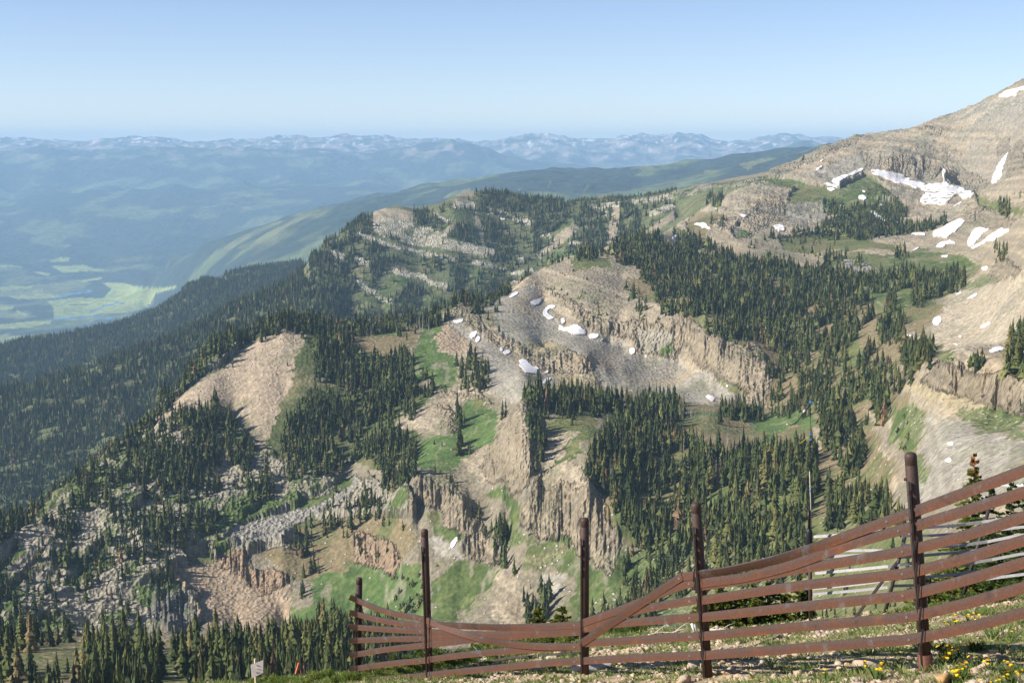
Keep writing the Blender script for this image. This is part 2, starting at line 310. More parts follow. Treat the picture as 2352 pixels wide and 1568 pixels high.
paint('tan', 2, '300,660 340,560 480,560 600,590 600,680 430,700 400,760 330,710')
paint('lime', 2, '320,660 360,632 470,625 590,650 600,690 430,710 400,760 330,710')
paint('tan', 2, '850,550 880,490 960,500 1010,540 940,560 860,560')
paint('lime', 2, '850,550 885,515 1000,515 1015,560 940,560 860,560')
paint('floor', 2, '1020,440 1600,480 1760,480 1700,560 1020,540')
for w, p in ((7, '200,730 270,750 340,775 430,800 560,840 700,870 880,900'), (14, '390,690 450,720 510,730 560,780 720,790 790,790'), (15, '790,795 860,810 950,830 1050,850 1140,865'),
             (7, '990,920 1100,935 1200,975'), (8, '200,900 310,935'), (8, '460,980 560,1010 640,1010 720,1060 830,1085'), (7, '210,1040 280,1100 380,1160 460,1190'),
             (9, '1110,580 1200,600 1300,630 1390,660'), (5, '1430,730 1520,745'), (7, '1270,890 1340,900'), (6, '1240,1000 1320,990 1400,970'), (5, '720,590 780,620 830,650'), (5, '640,690 720,700 800,740'),
             (9, '40,850 90,880 140,890'), (8, '1860,545 2000,530 2200,500 2352,470'), (9, '2180,600 2352,540'), (5, '600,730 700,750 820,740'), (8, '1760,540 1830,560 1900,600'), (6, '1640,790 1760,800'),
             (5, '480,640 520,700 600,710 700,720')):
    paint('lime', 2, p, w * 1.5)
paint('boulder', 2, '1120,575 1170,570 1210,610 1180,620 1120,600')
# upper right mountain
paint('pale', 3, '1900,230 2050,180 2352,110 2352,420 2200,380 2000,330 1900,300')
paint('gray', 3, '2100,200 2352,130 2352,330 2200,300 2120,330')
paint('rock', 3, '870,575 1000,510 1230,430 1250,440 1130,490 1010,545 900,590')
paint('rock', 3, '640,655 700,620 870,580 850,610 700,690 640,700')
paint('rockgray', 3, '0,780 200,730 330,740 560,690 660,700 500,740 200,790 0,840')
paint('rock', 3, '1640,360 1700,340 1800,380 1780,410 1680,390')
paint('rock', 3, '1290,560 1500,545 1700,600 1950,640 2120,720 2100,760 2020,785 1850,730 1700,700 1600,690 1500,650 1280,612')
paint('gray', 3, '900,640 1280,540 1290,600 1100,680 960,700')
paint('rock', 3, '2170,470 2250,430 2260,520 2180,540')
paint('rock', 3, '2290,470 2352,440 2352,640 2240,700 2230,600')
paint('green', 3, '560,700 800,700 1000,770 1010,800 900,790 700,740')
paint('green', 3, '1120,745 1290,680 1400,740 1470,800 1300,830 1100,810')
paint('olive', 3, '860,740 1120,760 1100,830 960,850 760,870 780,800')
paint('green', 3, '1020,820 1240,810 1500,860 1500,980 1200,980 1000,900')
paint('rock', 3, '560,830 700,820 760,940 700,1000 600,1010 500,960')
paint('gray', 3, '770,880 960,860 1050,930 900,1040 760,1000 740,920')
paint('rock', 3, '260,980 480,960 640,1010 480,1100 380,1090 270,1030')
paint('darkrock', 3, '380,1050 440,1020 500,1060 450,1110 400,1090')
paint('brown', 3, '80,1000 140,940 260,920 420,960 250,990 200,1180 100,1100')
paint('green', 3, '0,1010 90,1060 200,1180 120,1190 0,1160')
paint('rock', 3, '1950,900 2100,900 2300,980 2250,1030 2100,1030 1960,980')
paint('olive', 3, '2010,800 2352,900 2352,960 2250,930 2050,890')
paint('olive', 3, '700,1100 1000,1060 1250,1080 1400,1130 1560,1180 1300,1170 900,1200 740,1180')
paint('olive', 3, '1000,1230 1250,1190 1400,1210 1550,1210 1950,1215 2070,1300 1950,1400 1900,1420 1700,1510 1300,1512 1000,1400')
paint('green', 3, '1500,1190 1700,1180 1950,1215 2060,1300 1980,1380 1700,1370 1500,1330 1400,1220')
paint('boulder', 3, '1150,1240 1300,1230 1250,1260 1400,1290 1200,1330 1100,1290')
paint('boulder', 3, '1270,1390 1500,1370 1760,1380 1700,1420 1400,1450 1290,1420')
paint('rock', 3, '2120,1340 2150,1250 2230,1240 2352,1330 2352,1480 2200,1390')
paint('stony', 3, '1950,1400 2100,1340 2300,1420 2300,1512 1900,1512')
# K2 bowl
paint('tan', 2, '1400,1000 1600,890 1780,870 1930,900 2040,1000 2150,1150 2352,1260 2352,1330 2000,1300 1800,1250 1640,1180 1480,1160 1300,1130 1350,1060')
paint('olive', 2, '1640,890 1780,870 1900,900 1930,960 1820,950 1700,980')
paint('brown', 2, '2040,1020 2180,1100 2352,1200 2352,1260 2150,1180 2040,1100')
paint('olive', 2, '980,1175 1130,1150 1230,1125 1130,1170 1080,1200 1000,1200')
paint('gray', 5, '830,120 930,160 1060,270 1180,320 1290,400 1300,480 1450,510 1560,500 1640,560 1350,600 1330,680 1240,700 1100,600 1090,400 960,270 870,200')
paint('gray', 5, '1100,20 1250,-60 1400,-100 1500,40 1600,180 1750,230 1950,260 2050,340 2200,400 2352,400 2352,660 2100,600 1900,600 1800,480 1700,360 1500,290 1330,300 1200,230 1130,120')
paint('rock', 5, '760,120 850,60 940,10 1000,40 1080,200 1200,230 1330,300 1450,290 1600,320 1760,380 1800,470 1740,500 1600,490 1560,510 1440,470 1350,400 1290,350 1150,310 1050,250 960,170 860,120')
paint('ochre', 5, '1300,300 1500,280 1640,330 1560,350 1400,360')
paint('ochre', 5, '1450,480 1600,500 1800,520 1900,600 1700,580 1560,560')
paint('rock', 5, '1480,-80 1640,0 1800,110 1950,170 2060,130 2352,200 2352,400 2260,380 2150,350 2020,260 1880,220 1760,170 1650,80 1560,0')
paint('rockgray', 5, '2080,180 2352,220 2352,360 2260,380 2160,340 2100,260')
paint('orange' if 'orange' in MI else 'red', 5, '760,150 800,140 960,280 960,320 870,380 790,340 770,250')
paint('rock', 6, '0,270 100,290 200,370 400,430 540,450 600,520 640,620 620,900 480,860 420,720 330,700 200,650 130,500 60,500 0,540')
paint('olive', 6, '280,700 420,740 500,800 460,820 300,770')
paint('gray', 6, '0,560 200,660 400,790 480,860 0,860')
# knoll
paint('pink', 4, '1900,165 1960,215 2110,250 2110,400 2170,580 2100,640 2020,680 1900,780 1880,920 1820,1000 1720,990 1690,900 1640,800 1560,740 1430,690 1140,760 960,900 1040,820 1160,680 1300,580 1420,500 1560,390 1700,280')
paint('rockgray', 4, '1420,360 1560,300 1620,310 1500,430 1400,480 1200,640 1100,740 950,850 900,860 1050,720 1250,560 1380,430')
paint('brown', 5, '180,175 520,170 640,130 650,200 600,330 560,330 420,380 200,330')
paint('bright', 5, '680,180 760,160 775,330 800,370 880,400 900,480 830,600 760,600 700,540 600,560 590,400 640,260')
paint('floor', 5, '-100,100 180,130 180,330 420,380 590,340 600,560 740,600 620,760 480,860 640,900 600,1130 300,1130 100,1060 -400,1060')
paint('tan', 5, '470,780 620,740 760,640 900,640 1100,720 1190,820 1160,830 900,700 900,840 830,920 740,880 700,860 500,900')
paint('rock', 5, '760,560 900,620 1010,600 1120,700 1080,730 980,660 880,640 770,640')
paint('rock', 5, '760,700 830,720 900,800 890,880 820,900 790,820')
paint('bright', 5, '640,960 760,900 830,920 900,860 930,670 1060,700 1140,760 1170,830 1090,970 920,1080 840,1150 640,1140 600,1080')
paint('olive', 5, '960,660 1060,690 1100,740 1020,760')
paint('tan', 5, '900,1080 1100,960 1180,850 1310,680 1340,700 1370,780 1400,1150 1320,1260 1240,1340 1180,1220 1060,1200 960,1160')
paint('rock', 5, '1090,970 1200,830 1310,690 1370,760 1380,900 1400,1150 1320,1260 1240,1340 1180,1220 1060,1180')
paint('olive', 5, '1500,840 1560,760 1850,740 1830,860 1760,960 1650,860 1540,900')
paint('tan', 5, '1500,930 1620,860 1700,900 1720,1000 1640,1120 1540,1150 1450,1130')
paint('green', 5, '1640,940 1700,900 1720,950 1700,1030 1560,1140 1540,1120')
paint('rock', 8, '1390,60 1440,0 1560,-60 1720,-40 1860,150 1960,330 1990,470 1940,620 1880,650 1800,560 1700,540 1600,440 1460,430 1360,350 1360,200')
paint('tan', 8, '1440,20 1560,-60 1700,-40 1780,60 1600,60 1500,120')
paint('rock', 8, '640,0 850,80 960,160 1060,330 1200,480 1180,620 1080,600 980,560 900,400 780,300 760,230 590,170')
paint('green', 8, '720,240 770,300 870,360 890,420 820,460 700,330 640,250')
paint('green', 8, '1060,100 1180,90 1190,130 1300,200 1340,260 1340,360 1240,330 1200,200')
paint('stony', 8, '1200,330 1340,370 1420,420 1240,480 1190,420')
paint('gray', 8, '760,400 860,500 900,560 760,560 700,440')
paint('green', 8, '700,740 900,560 1010,600 1180,640 1060,800 880,1000 720,1000')
paint('tan', 8, '1160,600 1240,560 1300,640 1280,800 1180,1000 1120,960 1130,760')
paint('green', 8, '1300,600 1360,440 1460,430 1620,450 1700,560 1860,640 2100,560 2120,700 1900,760 1700,960 1560,1000 1640,820 1700,700 1500,640')
paint('stony', 8, '1320,560 1500,450 1640,480 1560,640 1440,660')
paint('gray', 8, '1440,690 1620,680 1600,780 1480,840')
paint('tan', 8, '1180,960 1300,760 1400,860 1340,1000')
paint('bright', 8, '-100,640 220,590 420,650 520,620 660,600 680,900 640,1000 -100,1000')
paint('brown', 8, '-300,300 200,280 520,280 640,420 560,560 440,600 420,650 200,590 0,620 -120,500')
paint('rockred', 8, '120,380 400,420 520,560 470,700 400,650 280,620 190,500')
paint('rockred', 7, '1430,540 1560,480 1650,500 1700,640 1900,640 1980,700 1860,770 1760,800 1600,690 1500,600')
paint('red', 7, '1130,640 1430,560 1600,690 1760,810 1960,740 1960,960 1800,1060 1500,1050 1380,980 1280,880 1360,800 1230,740')
paint('bright', 7, '2100,700 2200,660 2352,650 2352,1040 2000,1040 1960,900 2080,880')
paint('brown', 7, '1900,460 2200,380 2352,300 2352,640 2200,660 2000,720 1900,640 1700,500')
paint('boulder', 7, '1980,230 2300,30 2400,0 2352,130 2180,230 1900,400 1600,480 1500,450 1600,330')
paint('gray', 7, '880,260 1090,40 1100,330 1050,420 880,380')
for p in ('0,830 200,620 330,520 300,560 100,800 0,900', '130,1070 220,1000 370,920 340,980 150,1150 20,1200', '470,700 600,590 610,640 500,740 430,760', '130,290 240,160 360,80 370,150 220,260 150,330',
          '1220,540 1400,480 1420,560 1280,620', '1650,270 1780,180 1760,240 1660,290', '0,600 120,470 140,520 0,700', '2000,170 2200,120 2352,-20 2352,60 2150,180 2020,230', '600,540 700,440 720,520 640,600', '780,20 900,-60 860,60 800,80'):
    paint('green', 7, p)
for p in ('140,1430 350,1310 360,1380 180,1490', '880,960 1040,920 1030,1000 900,1100 820,1200 860,1090', '940,1000 1000,1000 980,1080 930,1070', '450,1200 560,1130 540,1180 460,1240'):
    paint('green', 4, p)
paint('darkrock', 7, '1000,730 1130,700 1240,760 1300,860 1370,960 1300,1060 1180,1060 980,1030')
paint('olive', 4, '540,440 610,390 700,460 680,490 590,500')
paint('olive', 7, '0,1240 500,1230 560,1330 500,1400 0,1400')
paint('olive', 7, '1100,1200 1270,1200 1280,1340 1360,1400 1080,1400')
# lower right
paint('bright', 6, '0,905 300,930 540,930 800,905 960,930 900,1060 780,1000 640,1130 540,1010 500,980 150,960 0,1010')
paint('olive', 6, '900,860 1080,850 1300,810 1380,820 1300,880 1060,900 960,940')
paint('tan', 6, '920,1000 1020,1040 1100,1160 1000,1170 940,1080')
paint('olive', 6, '700,480 900,400 1100,400 1250,420 1300,560 1220,640 1150,600 1100,500 900,470')
paint('olive', 6, '1060,60 1300,20 1760,30 1960,40 1900,120 1700,180 1540,330 1400,300 1300,130')
paint('green', 6, '1290,120 1500,100 1700,170 1640,240 1420,240')
paint('pale', 6, '1780,220 1900,120 2150,50 2352,-20 2352,450 2100,480 1900,540 1740,440 1760,330')
paint('green', 6, '1740,480 1850,500 1900,560 1780,580')
paint('brown', 6, '1550,200 1760,170 1800,230 1720,330 1650,420 1560,330')
paint('ochre', 6, '1510,760 1600,700 1900,800 2200,880 2200,960 1960,940 1700,840')
paint('rock', 6, '1620,690 1740,590 1890,590 2000,640 2352,700 2352,970 2200,910 1900,810 1700,745')
paint('gray', 6, '1660,950 1900,960 2100,1080 2352,1110 2352,1512 1720,1512 1560,1400 1600,1150')
paint('stony', 6, '1900,880 2150,920 2352,980 2352,1100 2100,1070 1960,1000')
paint('stony', 6, '1540,860 1680,900 1700,1000 1640,1150 1720,1300 1700,1420 1640,1400 1560,1100')
paint('green', 6, '1440,900 1560,900 1560,1000 1620,1160 1560,1230 1480,1150')
paint('green', 6, '1990,895 2140,900 2352,960 2352,1010 2200,960')
paint('tan', 6, '1300,900 1440,960 1500,1160 1560,1200 1600,1400 1480,1512 1400,1512 1480,1300 1380,1100 1280,960')
paint('olive', 6, '960,1420 1060,1340 1120,1440 1040,1512 940,1512')
paint('olive', 0, '1420,1120 1880,1120 1880,1260 1700,1280 1500,1270 1420,1230')
paint('olive', 0, '1870,1250 2100,1230 2200,1280 2200,1420 1870,1440')
# valley and far hills
CMAP = CMAP_FAR
paint('wood', 0, '-200,480 0,470 400,560 690,600 700,700 400,760 0,850 -200,900')
for p in ('320,915 400,890 470,893 460,920 370,920', '350,950 560,940 640,965 700,968 690,980 420,992 380,970', '690,1060 830,1060 900,1080 1050,1100 1200,1080 1180,1095 1050,1130 1000,1220 920,1250 800,1265 660,1265 700,1210 480,1200 600,1170 700,1160 750,1100',
          '310,1185 480,1160 620,1165 700,1180 680,1195 350,1215', '355,1215 690,1205 680,1260 600,1290 360,1300', '0,1340 250,1315 350,1310 340,1330 200,1360 0,1372', '0,1085 230,1080 200,1100 0,1112', '60,1150 300,1135 420,1145 350,1160 120,1170',
          '270,985 340,1000 320,1015 230,990', '500,1050 690,1020 680,1035 560,1060', '0,1215 90,1220 80,1240 0,1245', '100,1240 180,1270 170,1285 110,1260', '0,1430 160,1420 130,1440 0,1450', '220,1110 290,1100 290,1120 220,1125', '0,940 150,950 150,956 0,950'):
    paint('field', 1, p)
for p in ('610,1255 660,1240 700,1215 760,1205 800,1190', '360,1160 420,1150 520,1130 620,1115', '360,1305 480,1295 600,1285 760,1300'):
    paint('river', 1, p, 3.2)
for p in ('1170,800 1400,730 1700,680 1900,620 2352,540 2352,720 2200,760 1700,830 1200,840', '600,900 1100,840 1300,860 900,920 600,920', '2100,550 2352,480 2352,540 2150,570'):
    paint('stony', 1, p)
paint('stony', 2, '0,540 300,480 600,450 680,480 700,540 600,560 300,600 100,660 0,800')
for p in ('790,490 860,450 980,430 970,450 860,490', '1240,470 1330,420 1310,440', '1495,430 1510,370 1520,380', '1730,460 1760,400 1800,400', '2050,290 2352,240 2352,260 2150,290'):
    paint('olive', 2, p)
for p in ('180,650 230,635 300,645 270,665', '430,600 620,560 700,560 560,600 500,640'):
    paint('olive', 3, p)

CMAP = CMAP_NEAR
def cmap_at(px, py):
    xi = np.clip((px + MX).astype(int), 3, W2 - 6); yi = np.clip((py + MY).astype(int), 0, H2 - 1)
    return np.where(GD > 4700, CMAP_FAR[yi, xi], CMAP_NEAR[yi, xi])

# ------------------------------------------------------------------ heights: traced shape + relief
ALB = np.array([MPROP[m][0] for m in MATS], np.float32)
RGH = np.array([MPROP[m][1] for m in MATS], np.float32)
SPK = np.array([MPROP[m][2] for m in MATS], np.float32)
GX = GA * GD
BIG = big_noise(GX, GD)
# flutes: steep faces are cut by near vertical ribs
flute = (fbm(GA * 420, GS * 9, 2, 31) + 0.6 * fbm(GA * 1300, GS * 16, 2, 33)) * 0.0024 + 0.0045 * fbm(GA * 120, GS * 20, 2, 35) + 0.0022 * fbm(GA * 700, (smooth_height() * GD) / 9, 2, 37)
flute *= np.clip((GD - 500) / 200, 0, 1) * np.clip((4500 - GD) / 1000, 0, 1)
T0 = smooth_height() + BIG / GD
px0, py0 = proj(GA, T0)
def vis_rows(py):
    run = np.minimum.accumulate(py, axis=0)
    return py <= run + 2.0
vis0 = vis_rows(py0)
cls = cmap_at(px0, py0)
cls[(~vis0) & (GD < 5000)] = MI['floor']
rough = RGH[cls]
fl_k = np.where(np.isin(cls, [MI['rock'], MI['rockred'], MI['darkrock']]), 1.0, np.where(cls == MI['rockgray'], .22, .05))
k5 = np.ones(5) / 5
fl_k = np.apply_along_axis(lambda v: np.convolve(v, k5, 'same'), 1, fl_k)
T1 = smooth_height(flute * fl_k) + BIG / GD
_z0 = smooth_height() * GD; Q = np.concatenate([np.zeros((1, NA)), np.cumsum(np.hypot(np.diff(GD, axis=0), np.diff(_z0, axis=0)), axis=0)]).astype(np.float32)
mid = np.clip((GD - 260) / 200, 0, 1) * np.clip((5200 - GD) / 800, 0, 1)
det = (rough * (0.75 * ridged(GX / 34, Q / 34, 3, 41) + 0.16 * ridged(GX / 9, Q / 9, 2, 45)) + 1.2 * fbm(GX / 45, GD / 45, 3, 51)) * mid
rg = np.isin(cls, [MI['rockgray'], MI['darkrock']]) * (GX < 0)
det += rg * mid * (6.0 * ridged((GX * .75 - Q * .66) / 42, (GX * .66 + Q * .75) / 110, 3, 47) + 2.0 * ridged((GX * .75 - Q * .66) / 10, (GX * .66 + Q * .75) / 26, 2, 49))
upper = np.clip((GD - 1500) / 300, 0, 1) * np.clip((2600 - GD) / 150, 0, 1) * np.clip((GA - .10) / .04, 0, 1) * np.isin(cls, [MI['tan'], MI['pale'], MI['rock'], MI['gray']])
det += upper * (7 * ridged((GX * .9 - Q * .3) / 90, (Q + GX * .3) / 34, 4, 57) + 2.5 * ridged(GX / 14, Q / 11, 3, 59))
far = np.clip((GD - 5000) / 4000, 0, 1) * np.where(cls == MI['field'], .1, 1)
det += far * 12 * fbm(GX / 420, GD / 420, 3, 55) * np.where(GS > math.log(12900), 1.0, .4)
GT = T1 + det / GD
PX, PY = proj(GA, GT)
VIS = vis_rows(PY)
GZ = GT * GD

# final cover with broken edges
jx = fbm(GX / 30, Q / 30, 3, 61) * 24 + fbm(GX / 6, Q / 6, 2, 62) * 13; jy = fbm(GX / 30, Q / 30, 3, 63) * 18 + fbm(GX / 6, Q / 6, 2, 64) * 10
near_k = np.clip(1000 / GD, .12, 1.3) * np.where(GD > 1900, .4, 1.0)
cls = cmap_at(PX + jx * near_k, PY + jy * near_k)
hid = (~VIS) & (GD < 5000)
cls[hid] = np.where(fbm(GX / 60, Q / 60, 3, 66) > .1, MI['olive'], MI['floor'])[hid]
col = ALB[cls].copy()
spk = SPK[cls].copy()
# grey ledges and scree of the high mountain
upper = np.clip((GD - 1500) / 300, 0, 1) * np.clip((2600 - GD) / 150, 0, 1) * np.clip((GA - .10) / .04, 0, 1)
# slope of the ground
dzdy = np.gradient(GZ, axis=0) / np.gradient(GD, axis=0); dzdx = np.gradient(GZ, axis=1) / np.maximum(1e-3, np.gradient(GX, axis=1))
slope = np.hypot(dzdx, dzdy)
n1 = fbm(GX / 55, Q / 55, 4, 71); n2 = fbm(GX / 14, Q / 14, 3, 72); n3 = fbm(GX / 4.2, Q / 4.2, 2, 73)
midw = (GD < 5200)
def mix(mask, c, k=1.0):
    k = (mask * k)[..., None].astype(np.float32); np.multiply(col, 1 - k, out=col); np.add(col, k * np.array(c, np.float32), out=col)
isv = lambda *ms: np.isin(cls, [MI[m] for m in ms])
mix(isv('rockgray', 'darkrock') * (np.clip(n1 * 3.0 + n2 * 1.6 - slope * .15 + .30, 0, .95)), (.11, .155, .042))
mix(isv('stony', 'floor', 'olive', 'brown') * np.clip(n1 * 2 + n2, 0, .7), (.10, .13, .045))
mix(isv('olive', 'green', 'stony', 'floor', 'brown') * np.clip(-n1 * 2 + n2 - .15, 0, .6), (.23, .185, .11))
mix(isv('tan', 'gray', 'pink', 'default', 'pale', 'rock') * np.clip(n2 * 1.4 + n1 - .25, 0, .5), (.23, .20, .165))
mix(isv('tan', 'rock', 'gray', 'pale') * np.clip(-n1 * 2 - .35, 0, .6), (.39, .29, .18))
mix(isv('floor') * midw * np.clip((slope - 1.1) * 1.2, 0, .8) * np.clip(.5 + n2 * 2, 0, 1), (.36, .33, .28))
mix(isv('green', 'bright') * np.clip(n2 * 1.8 + n3 * .8 + n1 * .8 - .1, 0, .65), (.17, .185, .075))
mix(isv('green', 'bright') * np.clip(-n2 * 1.8 + n1 - .1, 0, .6), (.065, .095, .035))
mix(isv('green', 'bright') * np.clip((fbm(GX / 9, Q / 30, 3, 74) - .2) * 3, 0, .6), (.30, .26, .19))
mix((GD > 1900) * (GD < 3200) * isv('floor') * np.clip(n1 * 2.4 + .2, 0, .75), (.17, .175, .09))
mix(upper * isv('tan', 'pale', 'rock') * np.clip(n1 * 1.8 + n2 * .8 + .25, 0, .75), (.27, .245, .215))
mix(upper * isv('tan', 'pale', 'rock', 'gray') * np.clip((slope - .95) * 1.4, 0, .7), (.24, .205, .17))
mix(isv('lime') * np.clip(n2 * 2.2 + n1 + .15, 0, .85), (.16, .16, .09))
# bedding: thin tilted beds show in the upper faces
bed = GZ + .22 * GX + 5 * fbm(GX / 120, Q / 120, 2, 77)
bedn = fbm(bed / 5.0, bed * 0 + 3.3, 3, 78)
mix(isv('rock', 'tan', 'lime', 'rockred') * midw * np.clip(bedn * 1.6, 0, .45), (.47, .38, .28))
mix(isv('rock', 'tan', 'gray') * midw * np.clip(-bedn * 1.6, 0, .4), (.20, .165, .13))
# far hills: woods with open parks, bare rock up high
fw = (GD > 5200) & ~isv('field') & ~isv('river') & ~isv('stony') & ~isv('olive')
fo = fbm(GX / 600, GD / 700, 4, 81); fo2 = fbm(GX / 1900, GD / 1900, 4, 82); fd = fbm(GX / 160, GD / 300, 3, 85)
col[fw] = (.042, .056, .046)
mix(fw * np.clip((fo + .5 * fo2 - .10) * 4.5, 0, .75), (.15, .18, .075))
mix((GD > 5200) * isv('stony') * np.clip(.9 - fo * 2.0 - fd * .8, 0, .97), (.032, .050, .032))
mix(isv('field') * np.clip(fd * 1.5, 0, .6), (.24, .33, .11))
vf = (GZ < -1180) & (GD > 6000) & (GD < 12900)
mix(vf * ~isv('field', 'river') * np.clip((fbm(GX / 420, GD / 700, 4, 86) - .02) * 5, 0, .75), (.22, .24, .10))
hi = np.clip((GZ + 420) / 300, 0, 1) * (GD > 21800)
mix(hi * np.clip(.35 + 2.2 * fbm(GX / 300, GD / 400, 4, 91), 0, 1), (.42, .33, .28))
mix(np.clip((GZ + 150) / 200, 0, 1) * (GD > 21800) * np.clip((fbm(GX / 150, GD / 300, 4, 93) - .24) * 9, 0, .9), (.78, .77, .76))
mix((GD > 17500) * (GD <= 21800) * np.clip((GZ + 260) / 200, 0, 1) * np.clip((fbm(GX / 300, GD / 500, 3, 95) - .18) * 7, 0, .8), (.36, .28, .24))
nearc = midw * (GD > 300)
mix(nearc * isv('tan', 'default', 'gray', 'pink', 'pale', 'rock', 'ochre') * np.clip(n1 * 1.6 - n2 * .8 - .15, 0, .38) * np.clip(1.6 - slope, 0, 1), (.15, .16, .075))
col = np.where((nearc > 0)[..., None], col * np.array([.93, .955, .90], np.float32), col)
rockm = np.clip(RGH[cls] / 2.4, .15, 1.2) * midw
# ------------------------------------------------------------------ material helpers
def new_mat(name):
    m = bpy.data.materials.new(name); m.use_nodes = True
    nt = m.node_tree; b = nt.nodes['Principled BSDF']; b.inputs['Specular IOR Level'].default_value = .25
    return m, nt, b
def nd(nt, typ, **kw):
    n = nt.nodes.new(typ)
    for k, v in kw.items():
        if k.startswith('in_'): n.inputs[int(k[3:]) if k[3:].isdigit() else k[3:].replace('_', ' ')].default_value = v
        else: setattr(n, k, v)
    return n
def ramp(nt, stops):
    r = nt.nodes.new('ShaderNodeValToRGB'); e = r.color_ramp.elements
    e[0].position, e[0].color = stops[0][0], (*stops[0][1], 1); e[1].position, e[1].color = stops[-1][0], (*stops[-1][1], 1)
    for p, c in stops[1:-1]:
        x = e.new(p); x.color = (*c, 1)
    return r
def mulc(nt, a, b, fac=1.0, mode='MULTIPLY'):
    m = nt.nodes.new('ShaderNodeMix'); m.data_type = 'RGBA'; m.blend_type = mode; m.inputs[0].default_value = fac if not hasattr(fac, 'links') else 0
    if hasattr(fac, 'links'): nt.links.new(fac, m.inputs[0])
    for s, i in ((a, 6), (b, 7)):
        if hasattr(s, 'links'): nt.links.new(s, m.inputs[i])
        else: m.inputs[i].default_value = (*s, 1)
    return m.outputs[2]
g3 = lambda v: (v, v, v)

def terrain_material():
    m, nt, b = new_mat('mountain_ground'); L = nt.links.new
    tc = nd(nt, 'ShaderNodeTexCoord'); at_ = nd(nt, 'ShaderNodeAttribute', attribute_name='cover')
    rk = nd(nt, 'ShaderNodeAttribute', attribute_name='rockiness'); sp = nd(nt, 'ShaderNodeAttribute', attribute_name='stones')
    n1 = nd(nt, 'ShaderNodeTexNoise', in_Scale=.22, in_Detail=5.0, in_Roughness=.7); L(tc.outputs['Object'], n1.inputs['Vector'])
    r1 = ramp(nt, [(.28, g3(.55)), (.5, g3(1.0)), (.72, g3(1.45))]); L(n1.outputs[0], r1.inputs[0])
    c = mulc(nt, at_.outputs['Color'], r1.outputs[0], .85)
    v = nd(nt, 'ShaderNodeTexVoronoi', in_Scale=.30, in_Randomness=1.0); L(tc.outputs['Object'], v.inputs['Vector'])
    r2 = ramp(nt, [(.16, g3(1)), (.34, g3(0))]); L(v.outputs['Distance'], r2.inputs[0])
    hs = nd(nt, 'ShaderNodeSeparateColor'); L(v.outputs['Color'], hs.inputs[0])
    gt = nd(nt, 'ShaderNodeMath', operation='LESS_THAN'); L(hs.outputs[0], gt.inputs[0]); 
    sc_ = nd(nt, 'ShaderNodeMath', operation='MULTIPLY', in_1=.5); L(sp.outputs['Fac'], sc_.inputs[0]); L(sc_.outputs[0], gt.inputs[1])
    mm = nd(nt, 'ShaderNodeMath', operation='MULTIPLY'); L(r2.outputs[0], mm.inputs[0]); L(gt.outputs[0], mm.inputs[1])
    c = mulc(nt, c, (.50, .45, .38), mm.outputs[0], 'MIX')
    v3 = nd(nt, 'ShaderNodeTexVoronoi', in_Scale=.62, in_Randomness=1.0); L(tc.outputs['Object'], v3.inputs['Vector'])
    h3 = nd(nt, 'ShaderNodeSeparateColor'); L(v3.outputs['Color'], h3.inputs[0]); r3 = ramp(nt, [(0, g3(.70)), (.5, g3(1.0)), (1, g3(1.30))]); L(h3.outputs[1], r3.inputs[0])
    rf = nd(nt, 'ShaderNodeMath', operation='MULTIPLY_ADD', in_1=1.0, in_2=.12); rf.use_clamp = True; L(sp.outputs['Fac'], rf.inputs[0])
    c = mulc(nt, c, r3.outputs[0], rf.outputs[0])
    L(c, b.inputs['Base Color']); b.inputs['Roughness'].default_value = .95; b.inputs['Specular IOR Level'].default_value = .1
    # relief: blocky rock plus vertical seams where it is rocky
    mp = nd(nt, 'ShaderNodeMapping'); mp.inputs['Scale'].default_value = (.16, .16, .05); L(tc.outputs['Object'], mp.inputs[0])
    nb = nd(nt, 'ShaderNodeTexNoise', in_Scale=1.0, in_Detail=7.0, in_Roughness=.68); L(mp.outputs[0], nb.inputs['Vector'])
    vb = nd(nt, 'ShaderNodeTexVoronoi', in_Scale=2.2); L(mp.outputs[0], vb.inputs['Vector'])
    ad = nd(nt, 'ShaderNodeMath', operation='ADD'); L(nb.outputs[0], ad.inputs[0]); L(vb.outputs['Distance'], ad.inputs[1])
    ml = nd(nt, 'ShaderNodeMath', operation='MULTIPLY'); L(ad.outputs[0], ml.inputs[0]); L(rk.outputs['Fac'], ml.inputs[1])
    ad2 = nd(nt, 'ShaderNodeMath', operation='MULTIPLY_ADD', in_1=.25); L(mm.outputs[0], ad2.inputs[0]); L(ml.outputs[0], ad2.inputs[2])
    bp = nd(nt, 'ShaderNodeBump', in_Strength=1.0, in_Distance=3.6); L(ad2.outputs[0], bp.inputs['Height']); L(bp.outputs[0], b.inputs['Normal'])
    return m
def far_material():
    m, nt, b = new_mat('far_ground'); L = nt.links.new
    tc = nd(nt, 'ShaderNodeTexCoord'); at_ = nd(nt, 'ShaderNodeAttribute', attribute_name='cover')
    n1 = nd(nt, 'ShaderNodeTexNoise', in_Scale=.006, in_Detail=6.0, in_Roughness=.75); L(tc.outputs['Object'], n1.inputs['Vector'])
    r1 = ramp(nt, [(.3, g3(.5)), (.5, g3(1.0)), (.7, g3(1.5))]); L(n1.outputs[0], r1.inputs[0])
    c = mulc(nt, at_.outputs['Color'], r1.outputs[0], .8)
    L(c, b.inputs['Base Color']); b.inputs['Roughness'].default_value = .95; b.inputs['Specular IOR Level'].default_value = .05
    n2 = nd(nt, 'ShaderNodeTexNoise', in_Scale=.012, in_Detail=5.0); L(tc.outputs['Object'], n2.inputs['Vector'])
    bp = nd(nt, 'ShaderNodeBump', in_Strength=.8, in_Distance=40.0); L(n2.outputs[0], bp.inputs['Height']); L(bp.outputs[0], b.inputs['Normal'])
    return m

